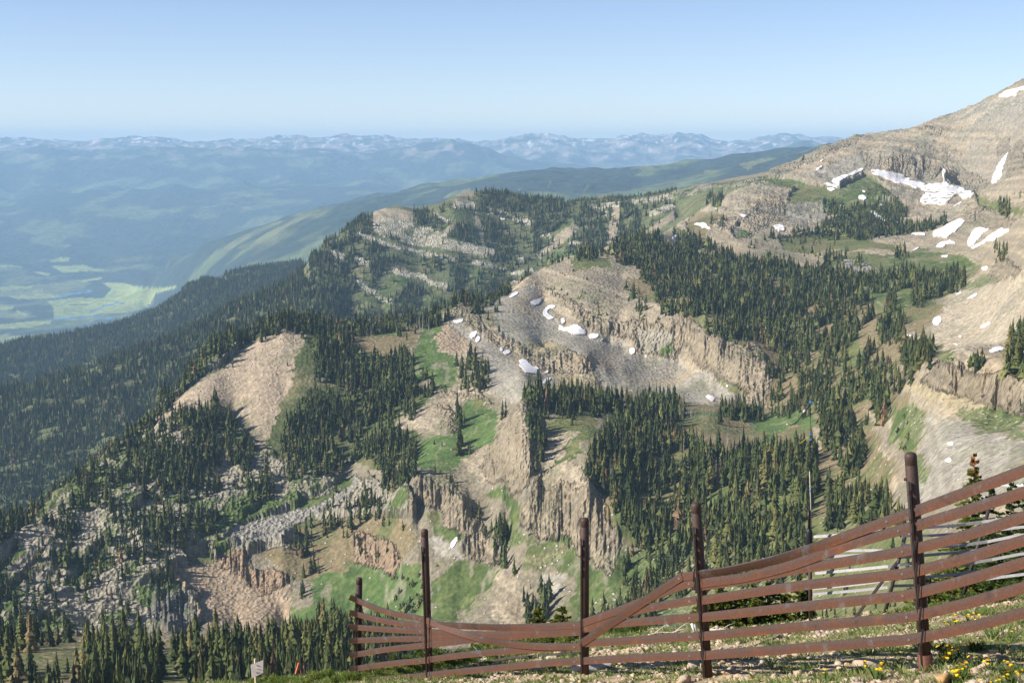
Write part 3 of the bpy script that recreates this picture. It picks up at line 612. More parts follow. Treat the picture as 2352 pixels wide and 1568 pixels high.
def link(o, parent=None):
    COL.objects.link(o)
    if parent is not None: o.parent = parent
    return o
def tag(o, label=None, cat=None, group=None, kind=None):
    if label: o['label'] = label
    if cat: o['category'] = cat
    if group: o['group'] = group
    if kind: o['kind'] = kind
    return o
def mesh_np(name, verts, faces, mats=(), smooth=False, attrs=None, mat_index=None):
    """verts (n,3); faces: (m,3|4) array or list of such arrays"""
    me = bpy.data.meshes.new(name)
    fl = faces if isinstance(faces, list) else [faces]
    fl = [np.asarray(f, np.int32) for f in fl if len(f)]
    loops = np.concatenate([f.ravel() for f in fl]); tot = np.concatenate([np.full(len(f), f.shape[1], np.int32) for f in fl])
    start = np.concatenate([[0], np.cumsum(tot)[:-1]]).astype(np.int32)
    me.vertices.add(len(verts)); me.vertices.foreach_set('co', np.asarray(verts, np.float32).ravel())
    me.loops.add(len(loops)); me.loops.foreach_set('vertex_index', loops)
    me.polygons.add(len(tot)); me.polygons.foreach_set('loop_start', start); me.polygons.foreach_set('loop_total', tot)
    if smooth is True: me.polygons.foreach_set('use_smooth', np.ones(len(tot), bool))
    if mat_index is not None: me.polygons.foreach_set('material_index', np.asarray(mat_index, np.int32))
    for m in mats: me.materials.append(m)
    for k, v in (attrs or {}).items():
        v = np.asarray(v, np.float32)
        if v.ndim == 2:
            at_ = me.attributes.new(k, 'FLOAT_COLOR', 'POINT'); c4 = np.ones((len(verts), 4), np.float32); c4[:, :3] = v; at_.data.foreach_set('color', c4.ravel())
        else:
            at_ = me.attributes.new(k, 'FLOAT', 'POINT'); at_.data.foreach_set('value', v.ravel())
    me.update(calc_edges=True)
    if smooth is False: me.shade_flat()
    return me

def terrain_part(name, r0, r1, mat):
    n = r1 - r0
    co = np.stack([GX[r0:r1], GD[r0:r1], GZ[r0:r1]], -1).reshape(-1, 3)
    i = np.arange(n - 1)[:, None] * NA + np.arange(NA - 1)[None]
    f = np.stack([i, i + 1, i + 1 + NA, i + NA], -1).reshape(-1, 4)
    me = mesh_np(name, co, f, [mat], True, {'cover': col[r0:r1].reshape(-1, 3), 'rockiness': rockm[r0:r1].ravel(), 'stones': spk[r0:r1].ravel()})
    o = link(bpy.data.objects.new(name, me)); o['kind'] = 'structure'
    return o
R_NEAR = int(np.searchsorted(SX, math.log(27.5)))
R_SPLIT = int(np.searchsorted(SX, math.log(5000)))
terrain_part('mountain_terrain', R_NEAR, R_SPLIT + 1, terrain_material())
terrain_part('valley_and_hills', R_SPLIT, NS, far_material())
# ------------------------------------------------------------------ conifers
def leaf_material(name, by_object):
    m, nt, b = new_mat(name); L = nt.links.new
    if by_object:
        oi = nd(nt, 'ShaderNodeObjectInfo'); src = oi.outputs['Random']
        r = ramp(nt, [(0, (.050, .066, .021)), (.35, (.072, .088, .024)), (.7, (.10, .112, .030)), (.9, (.14, .135, .038)), (1, (.18, .13, .055))]); L(src, r.inputs[0]); c = r.outputs[0]
    else:
        c = nd(nt, 'ShaderNodeAttribute', attribute_name='tint').outputs['Color']
    tc = nd(nt, 'ShaderNodeNewGeometry'); n = nd(nt, 'ShaderNodeTexNoise', in_Scale=.9, in_Detail=3.0); L(tc.outputs['Position'], n.inputs['Vector'])
    r2 = ramp(nt, [(.3, g3(.55)), (.7, g3(1.5))]); L(n.outputs[0], r2.inputs[0])
    L(mulc(nt, c, r2.outputs[0]), b.inputs['Base Color']); b.inputs['Roughness'].default_value = .8; b.inputs['Specular IOR Level'].default_value = .15
    return m
def flat_mat(name, c, rough=.85, var=.35, scale=3.0):
    m, nt, b = new_mat(name); L = nt.links.new
    tc = nd(nt, 'ShaderNodeTexCoord'); n = nd(nt, 'ShaderNodeTexNoise', in_Scale=scale, in_Detail=5.0); L(tc.outputs['Object'], n.inputs['Vector'])
    r = ramp(nt, [(.3, g3(1 - var)), (.7, g3(1 + var))]); L(n.outputs[0], r.inputs[0])
    L(mulc(nt, c, r.outputs[0]), b.inputs['Base Color']); b.inputs['Roughness'].default_value = rough
    return m
M_NEEDLE_O = leaf_material('fir_needles', True); M_NEEDLE_V = leaf_material('forest_needles', False)
M_BARK = flat_mat('bark', (.13, .105, .085)); M_DEAD = flat_mat('dead_wood', (.42, .38, .34))

def conifer(layers, fronds, seed, rad=.155, split=True, core=6, bare=.10):
    """unit-height spire: whorls of drooping sprays round an inner core"""
    r = np.random.default_rng(seed); V = []; T = []
    def tri(a, b, c): n = len(V); V.extend([a, b, c]); T.append((n, n + 1, n + 2))
    prof_ = lambda z: rad * (1 - z) ** .85 * (1 + .22 * math.sin(z * 23 + seed)) * min(1, (z - bare) * 9 + .45)
    for l in range(layers):
        z = bare + (1 - bare) * (l + r.random() * .6) / layers * .97
        R = prof_(z) * (.8 + .4 * r.random()); h = (1.0 - bare) / layers
        for k in range(fronds):
            if r.random() < .12: continue
            a = 2 * math.pi * (k + r.random() * .8) / fronds; rr = R * (.7 + .65 * r.random())
            ca, sa = math.cos(a), math.sin(a); w = rr * (.42 + .3 * r.random()) * (1 if fronds > 4 else 1.5); dz = -h * (.5 + .9 * r.random()) - rr * .2
            tip = (ca * rr, sa * rr, z + dz); base = (ca * R * .1, sa * R * .1, z + h * (.7 if split else 1.0))
            lft = (ca * rr * .55 - sa * w, sa * rr * .55 + ca * w, z + dz * .85); rgt = (ca * rr * .55 + sa * w, sa * rr * .55 - ca * w, z + dz * .85)
            if split: tri(base, lft, tip); tri(base, tip, rgt)
            else: tri(base, lft, rgt)
    rc = rad * .42
    for k in range(core):
        a0, a1 = 2 * math.pi * k / core, 2 * math.pi * (k + 1) / core
        tri((math.cos(a0) * rc, math.sin(a0) * rc, bare + .04), (math.cos(a1) * rc, math.sin(a1) * rc, bare + .04), (0, 0, 1.0))
    return np.array(V, np.float32), np.array(T, np.int32)
def trunk_np(sides=5, r0=.018, top=.95, lean=0.0):
    V = []; Fq = []
    for z in (-.06, top):
        for k in range(sides):
            a = 2 * math.pi * k / sides; r = r0 * (1.25 if z < 0 else .15); V.append((math.cos(a) * r + lean * max(z, 0), math.sin(a) * r, z))
    for k in range(sides): Fq.append((k, (k + 1) % sides, sides + (k + 1) % sides, sides + k))
    return np.array(V, np.float32), np.array(Fq, np.int32)
def snag_np(seed):
    r = np.random.default_rng(seed); V, Fq = trunk_np(4, .016, 1.0, (r.random() - .5) * .08); V = V.tolist(); T = [(a, b, c) for a, b, c, d in Fq.tolist()] + [(a, c, d) for a, b, c, d in Fq.tolist()]
    for k in range(22):
        z = .2 + .72 * r.random(); a = r.random() * 6.283; l = (1.05 - z) * (.08 + .12 * r.random()); n = len(V); w = .006
        V += [(0, 0, z - w), (0, 0, z + w), (math.cos(a) * l, math.sin(a) * l, z - .03 + .08 * r.random())]; T.append((n, n + 1, n + 2))
    return np.array(V, np.float32), np.array(T, np.int32)

DENS = []
def wood(c, dens, h, s, kind='fir'): DENS.append((P(c, S(s)), dens, h, kind))
# E ridge and the forested spurs to the left
wood(2, 330, 11, '580,560 740,560 860,500 870,530 760,600 600,620'); wood(2, 360, 11, '1000,430 1300,430 1600,490 1620,560 1300,510 1020,500'); wood(2, 400, 12, '-40,850 0,780 110,710 250,600 320,590 320,670 220,740 60,870'); wood(2, 170, 8, '1600,500 1850,470 2352,400 2352,470 1850,530 1600,550')
wood(2, 55, 13, '-400,1300 0,830 200,690 330,640 600,610 860,500 1010,480 1300,480 1600,540 1760,515 2352,450 2352,560 2160,700 1900,860 1500,900 1400,970 1100,1150 760,1290 200,1270')
for s in ('840,690 960,620 1000,680 1030,800 900,800 840,740', '1040,620 1200,660 1280,820 1260,960 1160,1000 1060,860', '870,890 960,900 960,1060 1100,1020 1180,1060 1020,1250 850,1260 860,1000',
          '1000,470 1300,480 1600,530 1640,600 1550,700 1380,720 1380,660 1300,620 1080,570 1010,560', '1710,510 1830,520 1880,640 1880,800 1750,870 1620,850 1680,700', '1965,500 2060,510 2130,640 2060,740 1970,830',
          '1340,740 1450,700 1460,800 1400,900 1310,870', '600,620 740,600 790,640 700,700 610,690', '310,770 400,760 500,900 420,970 300,1080 290,900', '-100,840 60,840 200,780 230,900 200,1100 130,1290 -100,1290',
          '470,1090 620,1040 650,1120 640,1290 420,1290', '640,900 760,880 800,980 650,1000', '30,820 200,690 300,660 330,760 220,780 80,840', '1180,950 1260,920 1230,1100 1100,1160'):
    wood(2, 300, 14, s)
for s in ('780,710 890,570 940,575 920,640 800,730', '1430,890 1560,700 1700,580 1690,620 1560,790 1450,880', '340,1150 520,970 630,1010 480,1100 400,1180', '220,1210 330,1140 440,1200 400,1250', '1900,700 1955,530 1975,530 1965,700 1900,830',
          '360,612 470,605 590,640 600,680 400,700'):
    wood(2, 14, 14, s)
wood(0, 430, 15, '-200,960 0,908 200,853 300,815 450,750 560,695 640,662 690,634 700,640 770,700 830,740 650,752 560,785 490,818 430,875 330,985 200,1078 100,1160 0,1232 -200,1300')
wood(0, 560, 14, '-200,850 0,787 200,756 300,730 390,682 430,650 520,620 690,598 700,640 560,700 450,755 300,820 200,860 0,915 -200,960')
wood(1, 60, 14, '1350,1115 1480,1010 2020,925 2045,935 1900,960 1500,1030'); wood(1, 40, 14, '1960,1015 2050,925 2045,940 1975,1025')
wood(4, 60, 14, '540,440 610,390 700,460 680,490 590,500'); wood(4, 30, 14, '130,600 220,500 250,510 240,560 160,610')
# knoll and the woods left of the saddle
wood(0, 420, 13, '655,742 720,735 870,745 1000,725 1000,738 880,752 790,765 720,770')
wood(4, 420, 14, '1930,150 2060,160 2200,130 2352,110 2352,1060 2200,1110 2050,1180 1900,1160 1830,1060 1880,900 2000,660 2150,590 2120,450 2110,300 2020,230')
wood(5, 430, 15, '-80,100 180,130 180,250 200,330 360,340 420,380 590,330 600,560 700,540 720,600 600,640 620,760 500,760 470,860 620,900 600,1130 470,1250 380,1130 260,1000 100,1100 -80,1060')
wood(5, 60, 12, '400,200 480,180 560,200 600,230 500,260 420,230'); wood(5, 10, 12, '600,180 900,180 860,480 700,540 600,500')
wood(4, 420, 14, '1130,740 1330,640 1440,650 1540,760 1660,870 1740,990 1650,1100 1500,1020 1500,1250 1450,1600 1090,1600 1080,1250 900,1330 850,1150 900,950 1080,860')
wood(4, 190, 13, '1720,600 1780,620 1810,700 1760,740 1720,700'); wood(4, 190, 13, '1880,580 1960,580 1960,680 1880,720'); wood(4, 120, 12, '1480,480 1560,470 1580,560 1520,570'); wood(4, 90, 10, '1420,350 1560,340 1550,420 1450,420')
wood(4, 7, 9, '1500,400 1900,200 2100,400 2100,560 1700,800 1500,640')
wood(4, 210, 11, '1250,500 1300,480 1100,700 880,860 600,1080 300,1320 180,1440 100,1450 300,1240 600,1000 900,790 1080,640')
wood(4, 200, 12, '870,900 1000,900 900,1300 700,1430 600,1512 200,1600 100,1540 300,1380 480,1180 700,980')
wood(7, 130, 12, '-60,560 250,300 500,180 700,0 900,0 1050,60 1000,300 860,460 880,600 900,900 600,1000 300,1060 100,1100 -60,1160')
wood(7, 260, 13, '860,180 900,60 1120,30 1480,-20 1520,200 1480,330 1280,440 1250,600 1060,700 960,620 870,500 900,300')
wood(7, 120, 12, '1000,640 1120,640 1150,760 1060,860 1000,760')
wood(7, 230, 12, '1480,-40 1700,-60 1900,-60 1820,100 1700,150 1560,60'); wood(7, 150, 9, '1650,400 1900,330 2120,250 2352,180 2352,280 2100,400 1900,480 1700,520', 'snag')
wood(7, 130, 14, '1900,330 2100,260 2352,200 2400,300 2300,400 2150,500 2140,640 2060,600 2000,680 1960,500'); wood(7, 170, 14, '2010,400 2040,400 2050,780 2000,780')
# benches at the foot
wood(7, 420, 14, '560,1110 800,1060 1000,1090 1200,1130 1400,1060 1560,1060 1900,1040 2352,1000 2352,1290 2000,1330 1800,1280 1700,1400 1360,1400 1280,1340 1200,1180 1080,1180 1080,1480 560,1480')
wood(7, 400, 14, '1400,1250 2352,1280 2352,1480 1400,1480'); wood(7, 60, 13, '-60,1160 560,1170 560,1480 -60,1480'); wood(7, 170, 13, '180,1170 240,1170 240,1350 180,1350'); wood(7, 170, 13, '440,1200 520,1200 520,1400 440,1400')
wood(8, 400, 14, '-60,1000 200,970 420,980 520,1100 520,1330 -60,1330')
# center rib and bowl
wood(5, 260, 14, '880,360 1000,300 1090,400 1100,560 960,570 900,620 880,480'); wood(5, 150, 12, '1090,-60 1170,-60 1180,60 1110,50'); wood(5, 120, 12, '1020,-10 1060,0 1060,60 1030,60'); wood(5, 150, 12, '1090,80 1170,110 1160,200 1110,200')
wood(5, 120, 11, '1150,620 1230,600 1250,640 1200,780 1140,760'); wood(5, 170, 18, '900,740 940,740 940,940 890,940'); wood(5, 170, 18, '880,960 930,960 930,1160 870,1150'); wood(5, 60, 10, '940,980 1050,900 1060,980 960,1060'); wood(5, 90, 14, '640,480 700,470 720,600 650,620')
wood(5, 110, 9, '700,1060 900,1120 960,1300 860,1310 760,1200'); wood(5, 40, 8, '680,860 800,900 780,1000 690,1000')
wood(8, 300, 15, '1010,160 1060,170 1090,320 1140,330 1180,300 1200,360 1160,450 1080,420 1010,280'); wood(8, 230, 12, '1180,450 1230,460 1220,600 1190,600'); wood(8, 260, 13, '1270,590 1310,600 1300,720 1270,720')
wood(8, 420, 17, '1330,690 1440,670 1500,780 1500,940 1340,980'); wood(8, 260, 8, '440,700 560,620 660,640 780,580 700,760 620,900 500,960 440,800', 'scrub')
wood(8, 260, 8, '500,980 700,960 640,1100 500,1100')
wood(8, 120, 6, '120,400 300,420 500,500 480,560 300,560 180,480', 'scrub'); wood(8, 60, 14, '480,320 530,300 530,600 490,600'); wood(8, 140, 13, '380,0 440,20 440,340 360,340'); wood(8, 130, 12, '0,60 260,40 360,140 340,260 100,300 0,330', 'fir'); wood(8, 70, 9, '0,40 300,40 340,200 60,280', 'snag')
wood(8, 120, 5, '700,20 860,90 940,180 860,220 760,100', 'scrub')
# K2 dome
wood(2, 60, 6, '1500,1060 1640,1080 1620,1160 1500,1140', 'scrub'); wood(2, 60, 7, '1640,1130 1800,1100 1850,1200 1800,1290 1700,1240', 'scrub'); wood(2, 60, 9, '1790,1100 1850,1110 1860,1280 1800,1290'); wood(2, 12, 6, '1500,950 2000,920 2040,1100 1900,1200 1600,1060', 'scrub')
wood(2, 190, 12, '920,1130 1100,1090 1200,1110 1080,1160 950,1170'); wood(2, 220, 12, '-40,1260 300,1250 700,1270 860,1200 980,1170 900,1240 740,1300 400,1340 0,1330'); wood(2, 170, 12, '640,1220 760,1220 760,1290 660,1300')
wood(2, 160, 12, '2020,1040 2110,1080 2160,1180 2120,1260 2040,1180'); wood(2, 90, 7, '1850,1270 2100,1300 2352,1330 2352,1290 2200,1240 2040,1240', 'scrub'); wood(2, 160, 10, '2100,1260 2230,1280 2260,1360 2120,1350')
wood(2, 330, 13, '1940,850 2060,720 2240,740 2352,840 2352,1260 2280,1240 2180,1060 2060,940 1960,900'); wood(2, 30, 6, '1800,850 1930,860 1960,960 1850,880', 'scrub')
# upper basin
wood(3, 330, 14, '60,1060 120,1050 250,1120 400,1200 560,1220 860,1260 1060,1300 1280,1420 1330,1512 0,1512 -40,1200')
wood(3, 230, 12, '60,1050 200,1100 240,1180 120,1150'); wood(3, 210, 11, '240,930 350,940 340,1000 250,980'); wood(3, 230, 13, '210,800 330,790 290,880 220,870'); wood(3, 160, 13, '560,1110 640,1060 760,1060 720,1150 600,1160'); wood(3, 110, 8, '480,1090 550,1100 540,1140 490,1130')
wood(3, 400, 13, '960,1000 1100,960 1260,970 1450,970 1600,990 1830,960 1840,975 1700,1020 1500,1050 1280,1080 1040,1080 960,1050'); wood(3, 230, 12, '760,1030 960,1000 980,1050 800,1070')
wood(3, 300, 10, '1000,860 1060,830 1260,860 1480,830 1600,900 1500,960 1300,970 1100,960 1000,900'); wood(3, 160, 7, '1260,750 1400,740 1500,830 1300,840', 'scrub'); wood(3, 90, 4, '560,690 700,700 900,760 1010,790 900,790 700,740', 'scrub'); wood(3, 60, 4, '700,690 800,690 840,760 740,740', 'scrub')
wood(3, 60, 4, '1000,620 1150,600 1140,640 1000,650', 'scrub'); wood(3, 60, 4, '1200,600 1300,530 1290,570 1220,620', 'scrub'); wood(3, 40, 4, '720,900 800,890 780,950 730,960', 'scrub')
wood(3, 25, 9, '480,1090 1040,1060 1200,1180 1000,1240 700,1200'); wood(3, 130, 12, '1000,1180 1150,1190 1170,1250 1040,1260'); wood(3, 180, 12, '1490,1150 1560,1150 1570,1210 1500,1220'); wood(3, 90, 12, '1210,1200 1280,1200 1260,1250 1210,1250')
wood(3, 330, 13, '1080,1300 1280,1310 1340,1330 1340,1390 1180,1370 1090,1360'); wood(3, 300, 13, '1500,1290 1650,1300 1760,1340 1760,1390 1660,1380 1500,1380'); wood(3, 330, 15, '1840,1310 1950,1320 1950,1400 1850,1410'); wood(3, 200, 14, '1580,1400 1690,1380 1690,1480 1600,1490'); wood(3, 170, 14, '1710,1360 1820,1350 1820,1450 1720,1460')
wood(3, 160, 13, '2180,840 2250,840 2240,930 2190,910'); wood(3, 90, 6, '2010,820 2140,860 2130,910 2060,900', 'scrub'); wood(3, 120, 13, '2160,1120 2230,1110 2230,1230 2170,1230'); wood(3, 60, 8, '2290,780 2352,780 2352,860 2280,840', 'scrub'); wood(3, 40, 5, '0,760 300,730 560,690 660,700 400,760 0,820', 'scrub')
# right hand woods
wood(6, 300, 15, '-40,0 1050,0 1250,130 1350,230 1200,400 1100,500 900,470 700,480 640,560 540,440 250,380 100,290 -40,220')
wood(6, 170, 15, '640,560 700,490 900,480 920,560 1180,520 1200,600 1080,700 1400,620 1440,760 1200,830 900,900 820,920 640,900')
wood(6, 110, 12, '100,290 250,370 540,440 640,560 620,700 560,560 400,440 200,380', 'scrub')
wood(6, 420, 15, '1520,440 1680,410 1790,560 1700,610 1530,540'); wood(6, 400, 15, '1370,300 1560,250 1550,400 1380,440'); wood(6, 300, 14, '1590,40 1680,40 1680,170 1600,170'); wood(6, 300, 14, '1420,140 1480,130 1480,230 1420,220'); wood(6, 300, 15, '990,420 1060,400 1080,560 990,560'); wood(6, 380, 16, '1290,470 1360,440 1360,640 1300,660')
wood(6, 90, 14, '1080,560 1300,560 1300,680 1100,700'); wood(6, 110, 12, '1420,560 1700,600 1640,720 1450,760'); wood(6, 60, 11, '380,380 640,420 700,600 560,560'); wood(5, 60, 12, '1800,900 2352,700 2352,1100 1900,1250', 'snag'); wood(6, 60, 12, '-40,1000 900,1100 900,1400 -40,1400', 'snag'); wood(0, 60, 12, '655,742 1000,725 1000,750 700,770', 'snag'); wood(6, 70, 11, '1340,600 1640,620 1600,760 1400,780', 'snag')
wood(6, 330, 15, '1960,540 2100,560 2280,600 2352,560 2352,680 2200,640 2000,620', 'scrub'); wood(6, 260, 9, '1980,520 2352,540 2352,640 2000,620'); wood(6, 330, 17, '2240,440 2330,400 2352,500 2300,620 2240,600')
wood(6, 380, 14, '-40,800 60,840 60,930 -40,930'); wood(6, 400, 14, '290,820 400,820 380,950 300,950'); wood(6, 330, 12, '410,830 600,880 600,930 420,930'); wood(6, 300, 10, '0,850 290,860 290,920 0,920', 'snag')
wood(6, 430, 17, '-400,1000 -150,1030 0,1040 150,1075 230,1160 500,1115 540,1115 600,1190 640,1200 760,1150 800,1170 900,1140 960,1180 960,1400 900,1512 800,1512 780,1400 600,1512 -400,1512')
wood(6, 380, 17, '970,920 1080,860 1100,960 1080,1100 990,1130'); wood(6, 300, 15, '1120,880 1180,870 1160,1000 1110,980'); wood(6, 340, 16, '1060,1060 1200,960 1290,1080 1280,1200 1230,1380 1160,1340 1080,1200')
wood(6, 330, 16, '1320,760 1420,760 1420,950 1360,960'); wood(6, 160, 9, '1270,880 1340,860 1330,1000 1270,960'); wood(6, 200, 14, '640,780 900,760 940,860 860,900 640,910'); wood(6, 90, 5, '1420,860 1560,900 1580,1150 1500,1200 1440,1050', 'scrub')
wood(6, 330, 14, '1060,1400 1180,1420 1330,1400 1330,1600 1100,1600'); wood(6, 20, 4, '1550,860 1700,900 1800,960 1640,980', 'scrub')
wood(5, 330, 16, '1340,600 1580,590 1760,600 1900,600 1900,720 1700,740 1500,740 1380,750 1350,680')
wood(5, 330, 16, '1900,610 2352,650 2352,800 1900,760'); wood(5, 430, 16, '1760,980 1850,860 2000,780 2352,780 2352,1512 2060,1512 1980,1400 1960,1300 1850,1200 1740,1120')
wood(5, 330, 14, '1350,700 1440,740 1480,900 1490,1000 1420,1110 1370,1000'); wood(5, 60, 10, '1440,740 1800,740 1700,800 1500,800')
wood(8, 420, 16, '1820,-60 2352,-60 2352,420 2160,400 2040,340 1990,300 1930,180'); wood(8, 60, 14, '1960,300 2352,420 2352,640 2000,560'); wood(8, 330, 14, '2020,560 2110,550 2110,720 2040,730'); wood(8, 260, 13, '2140,440 2230,440 2230,580 2150,600'); wood(8, 300, 13, '1780,840 2000,740 2000,860 1800,920')
wood(0, 380, 15, '1400,1150 1500,1160 1850,1150 1860,1190 1830,1245 1700,1262 1600,1255 1480,1245 1440,1210'); wood(0, 220, 14, '1420,1270 1600,1260 1850,1240 1860,1300 1600,1340 1420,1380'); wood(0, 330, 14, '1380,1340 1500,1330 1500,1420 1380,1420'); wood(0, 300, 14, '1900,1100 2060,1140 2080,1200 1900,1200'); wood(0, 20, 7, '1860,1220 2200,1240 2200,1420 1860,1430')
wood(0, 240, 14, '1700,1180 1850,1180 1850,1290 1750,1290'); wood(0, 260, 13, '2000,620 2200,625 2200,660 2000,660')

def scatter_trees():
    rr = np.random.default_rng(11)
    sel = (GD[:-1, :-1] > 330) & (GD[:-1, :-1] < 4400) & (np.abs(GA[:-1, :-1]) < .45)
    run = np.minimum.accumulate(PY, axis=0)[:-1, :-1]
    hpx = 14 * F / GD[:-1, :-1]
    lift = PY[:-1, :-1] - run
    sel &= lift < hpx * .8
    area = (np.diff(GX, axis=1)[:-1] * np.diff(GD, axis=0)[:, :-1]) / 1e4 * np.minimum(2.2, np.sqrt(1 + slope[:-1, :-1] ** 2))
    ii, jj = np.nonzero(sel)
    px, py = PX[ii, jj], np.minimum(PY[ii, jj], run[ii, jj]); ar = area[ii, jj]; D = GD[ii, jj]
    maps = {}
    out = []
    for kind in ('fir', 'snag', 'scrub'):
        dm = np.zeros((H2, W2), np.float32); hm = np.full((H2, W2), 12, np.float32)
        for poly, d, h, k in DENS:
            if k != kind: continue
            x0, y0, m = fill_mask(poly)
            if m.size: dm[y0:y0 + m.shape[0], x0:x0 + m.shape[1]][m] = d; hm[y0:y0 + m.shape[0], x0:x0 + m.shape[1]][m] = h
        off = {'fir': 11, 'snag': 11, 'scrub': 3}[kind] * F / D * .55
        xi = np.clip((px + MX + fbm(GX[ii, jj] / 18, GD[ii, jj] / 18, 2, 97) * 9).astype(int), 0, W2 - 1); yi = np.clip((py - off + MY).astype(int), 0, H2 - 1)
        d = dm[yi, xi]; h = hm[yi, xi]
        clump = np.clip(1.0 + 3.0 * fbm(GX[ii, jj] / 30, Q[ii, jj] / 30, 3, 99) + 1.0 * fbm(GX[ii, jj] / 7, Q[ii, jj] / 7, 2, 98), .02, 3.0) * np.where(np.isin(cls[ii, jj], [MI['lime'], MI['rock']]) & (kind == 'fir'), .2, 1.0)
        lam = d * ar * clump * TREE_K
        cnt = rr.poisson(lam)
        idx = np.repeat(np.arange(len(ii)), cnt)
        u, v = rr.random(len(idx)), rr.random(len(idx)); i, j = ii[idx], jj[idx]
        def bl(G): return (G[i, j] * (1 - u) * (1 - v) + G[i + 1, j] * u * (1 - v) + G[i, j + 1] * (1 - u) * v + G[i + 1, j + 1] * u * v)
        X, Y, Z = bl(GX), bl(GD), bl(GZ)
        hh = h[idx] * np.clip(rr.normal(.66, .29, len(idx)), .2, 1.4) * np.where(Y < 620, 1.1, 1.0)
        out.append((X, Y, Z, hh, bl(PY), run[i, j], bl(PX)))
    return out
TREE_K = 1.7
trees = scatter_trees()
print('TREES', [len(t[0]) for t in trees])

def merged(name, protos, X, Y, Z, H, tint, mat, kind='stuff', fat=1.0):
    rr = np.random.default_rng(5); Vs = []; Ts = []; Cs = []; off = 0
    which = rr.integers(0, len(protos), len(X)); ang = rr.random(len(X)) * 6.283; wd = rr.uniform(.62, 1.45, len(X)) * fat
    for k, (V, T) in enumerate(protos):
        s = np.nonzero(which == k)[0]
        if not len(s): continue
        c, sn = np.cos(ang[s])[:, None], np.sin(ang[s])[:, None]; h = H[s][:, None]; w = (H[s] * wd[s])[:, None]
        x = (V[:, 0] * c - V[:, 1] * sn) * w + X[s][:, None]; y = (V[:, 0] * sn + V[:, 1] * c) * w + Y[s][:, None]; z = V[:, 2] * h + Z[s][:, None] - .15
        Vs.append(np.stack([x, y, z], -1).reshape(-1, 3)); Ts.append((T[None] + off + (np.arange(len(s)) * len(V))[:, None, None]).reshape(-1, 3)); off += len(s) * len(V)
        Cs.append(np.repeat(tint[s], len(V), 0))
    me = mesh_np(name, np.concatenate(Vs), np.concatenate(Ts), [mat], None, {'tint': np.concatenate(Cs)})
    o = link(bpy.data.objects.new(name, me)); o['kind'] = kind
    return o
def tints(n, seed):
    rr = np.random.default_rng(seed)
    base = np.array([[.045, .060, .022], [.062, .078, .024], [.082, .094, .028], [.105, .110, .034], [.135, .130, .045], [.18, .115, .06]])
    w = rr.choice(6, n, p=[.24, .28, .24, .15, .07, .02]); return base[w] * rr.uniform(.55, 1.45, (n, 1))

X, Y, Z, H, BY, RUN, BX = trees[0]
# how tall each stands above whatever is in front of it
top = BY - H * F / Y; shown = np.clip(np.minimum(BY, RUN + 1) - top, 0, None) * (np.abs(BX - 1176) < 1190) * (top < 1590) * (top > -20)
crest_y = np.interp(BX, [0, 820, 930, 1100, 1300, 1860, 2150, 2352], [1560, 1535, 1490, 1450, 1440, 1425, 1390, 1370])
shown = np.minimum(shown, crest_y - top)
order = np.argsort(-shown)
single = order[:290]; rest = np.ones(len(X), bool); rest[single] = False
PRO_A = [conifer(15, 8, 100 + k, .175 + .025 * (k % 3)) for k in range(5)]
PRO_B = [conifer(8, 6, 200 + k, .195 + .02 * (k % 3), False, 5) for k in range(6)]
PRO_C = [conifer(5, 4, 300 + k, .22, False, 4) for k in range(6)]
PRO_D = [conifer(3, 3, 400 + k, .24, False, 3) for k in range(5)]
tn = tints(len(X), 3)
for nm, d0, d1, pro in (('conifer_forest', 0, 1250, PRO_B), ('conifer_forest', 1250, 2050, PRO_C), ('far_conifer_forest', 2050, 9000, PRO_D)):
    s = rest & (Y >= d0) & (Y < d1)
    if s.any():
        o = merged(nm, pro, X[s], Y[s], Z[s], H[s], tn[s], M_NEEDLE_V)
me_cr = [mesh_np('crown', V, T, [M_NEEDLE_O], None) for V, T in PRO_A]
tv, tf = trunk_np(); me_tr = mesh_np('trunk', tv, tf, [M_BARK], True)
STANDS = [
    (lambda x, y, d: d < 700 and x < 330, 'slender dark conifer in the open stand on the meadow at the bottom left corner', 'conifers scattered on the meadow at the bottom left'),
    (lambda x, y, d: d < 700 and x < 640, 'tall dark green conifer in the dense stand left of the weathered sign at the bottom', 'conifers in the dense stand left of the weathered sign'),
    (lambda x, y, d: d < 700 and x < 830, 'tall dark conifer in the dense stand between the weathered sign and leftmost fence post', 'conifers between the sign and the leftmost fence post'),
    (lambda x, y, d: d < 780 and x < 1240, 'dark green conifer seen behind the rusty rails between the two leftmost posts', 'conifers seen behind the rails of the left fence bays'),
    (lambda x, y, d: d < 900 and x < 1420, 'tall conifer in the clump on the grey patch below the fluted cliff', 'clump of conifers below the fluted cliff'),
    (lambda x, y, d: x < 1300, 'tall dark conifer on the knoll slopes and green gully left of the fluted cliff', 'conifers on the knoll slopes and green gully'),
    (lambda x, y, d: x < 1880 and y > 1000, 'tall dark conifer in the dense bench wood between fluted cliff and thin mast', 'conifers of the dense wood on the bench left of the mast'),
    (lambda x, y, d: x < 1880, 'dark conifer round the bright green meadow left of the thin mast top', 'conifers round the bright green meadow'),
    (lambda x, y, d: y > 950, 'tall dark conifer with a long shadow right of the thin mast, above the grey rails', 'conifers right of the thin mast'),
    (lambda x, y, d: True, 'dark conifer in the upper basin woods above the bright meadow', 'conifers of the upper basin woods')]
proto = {}
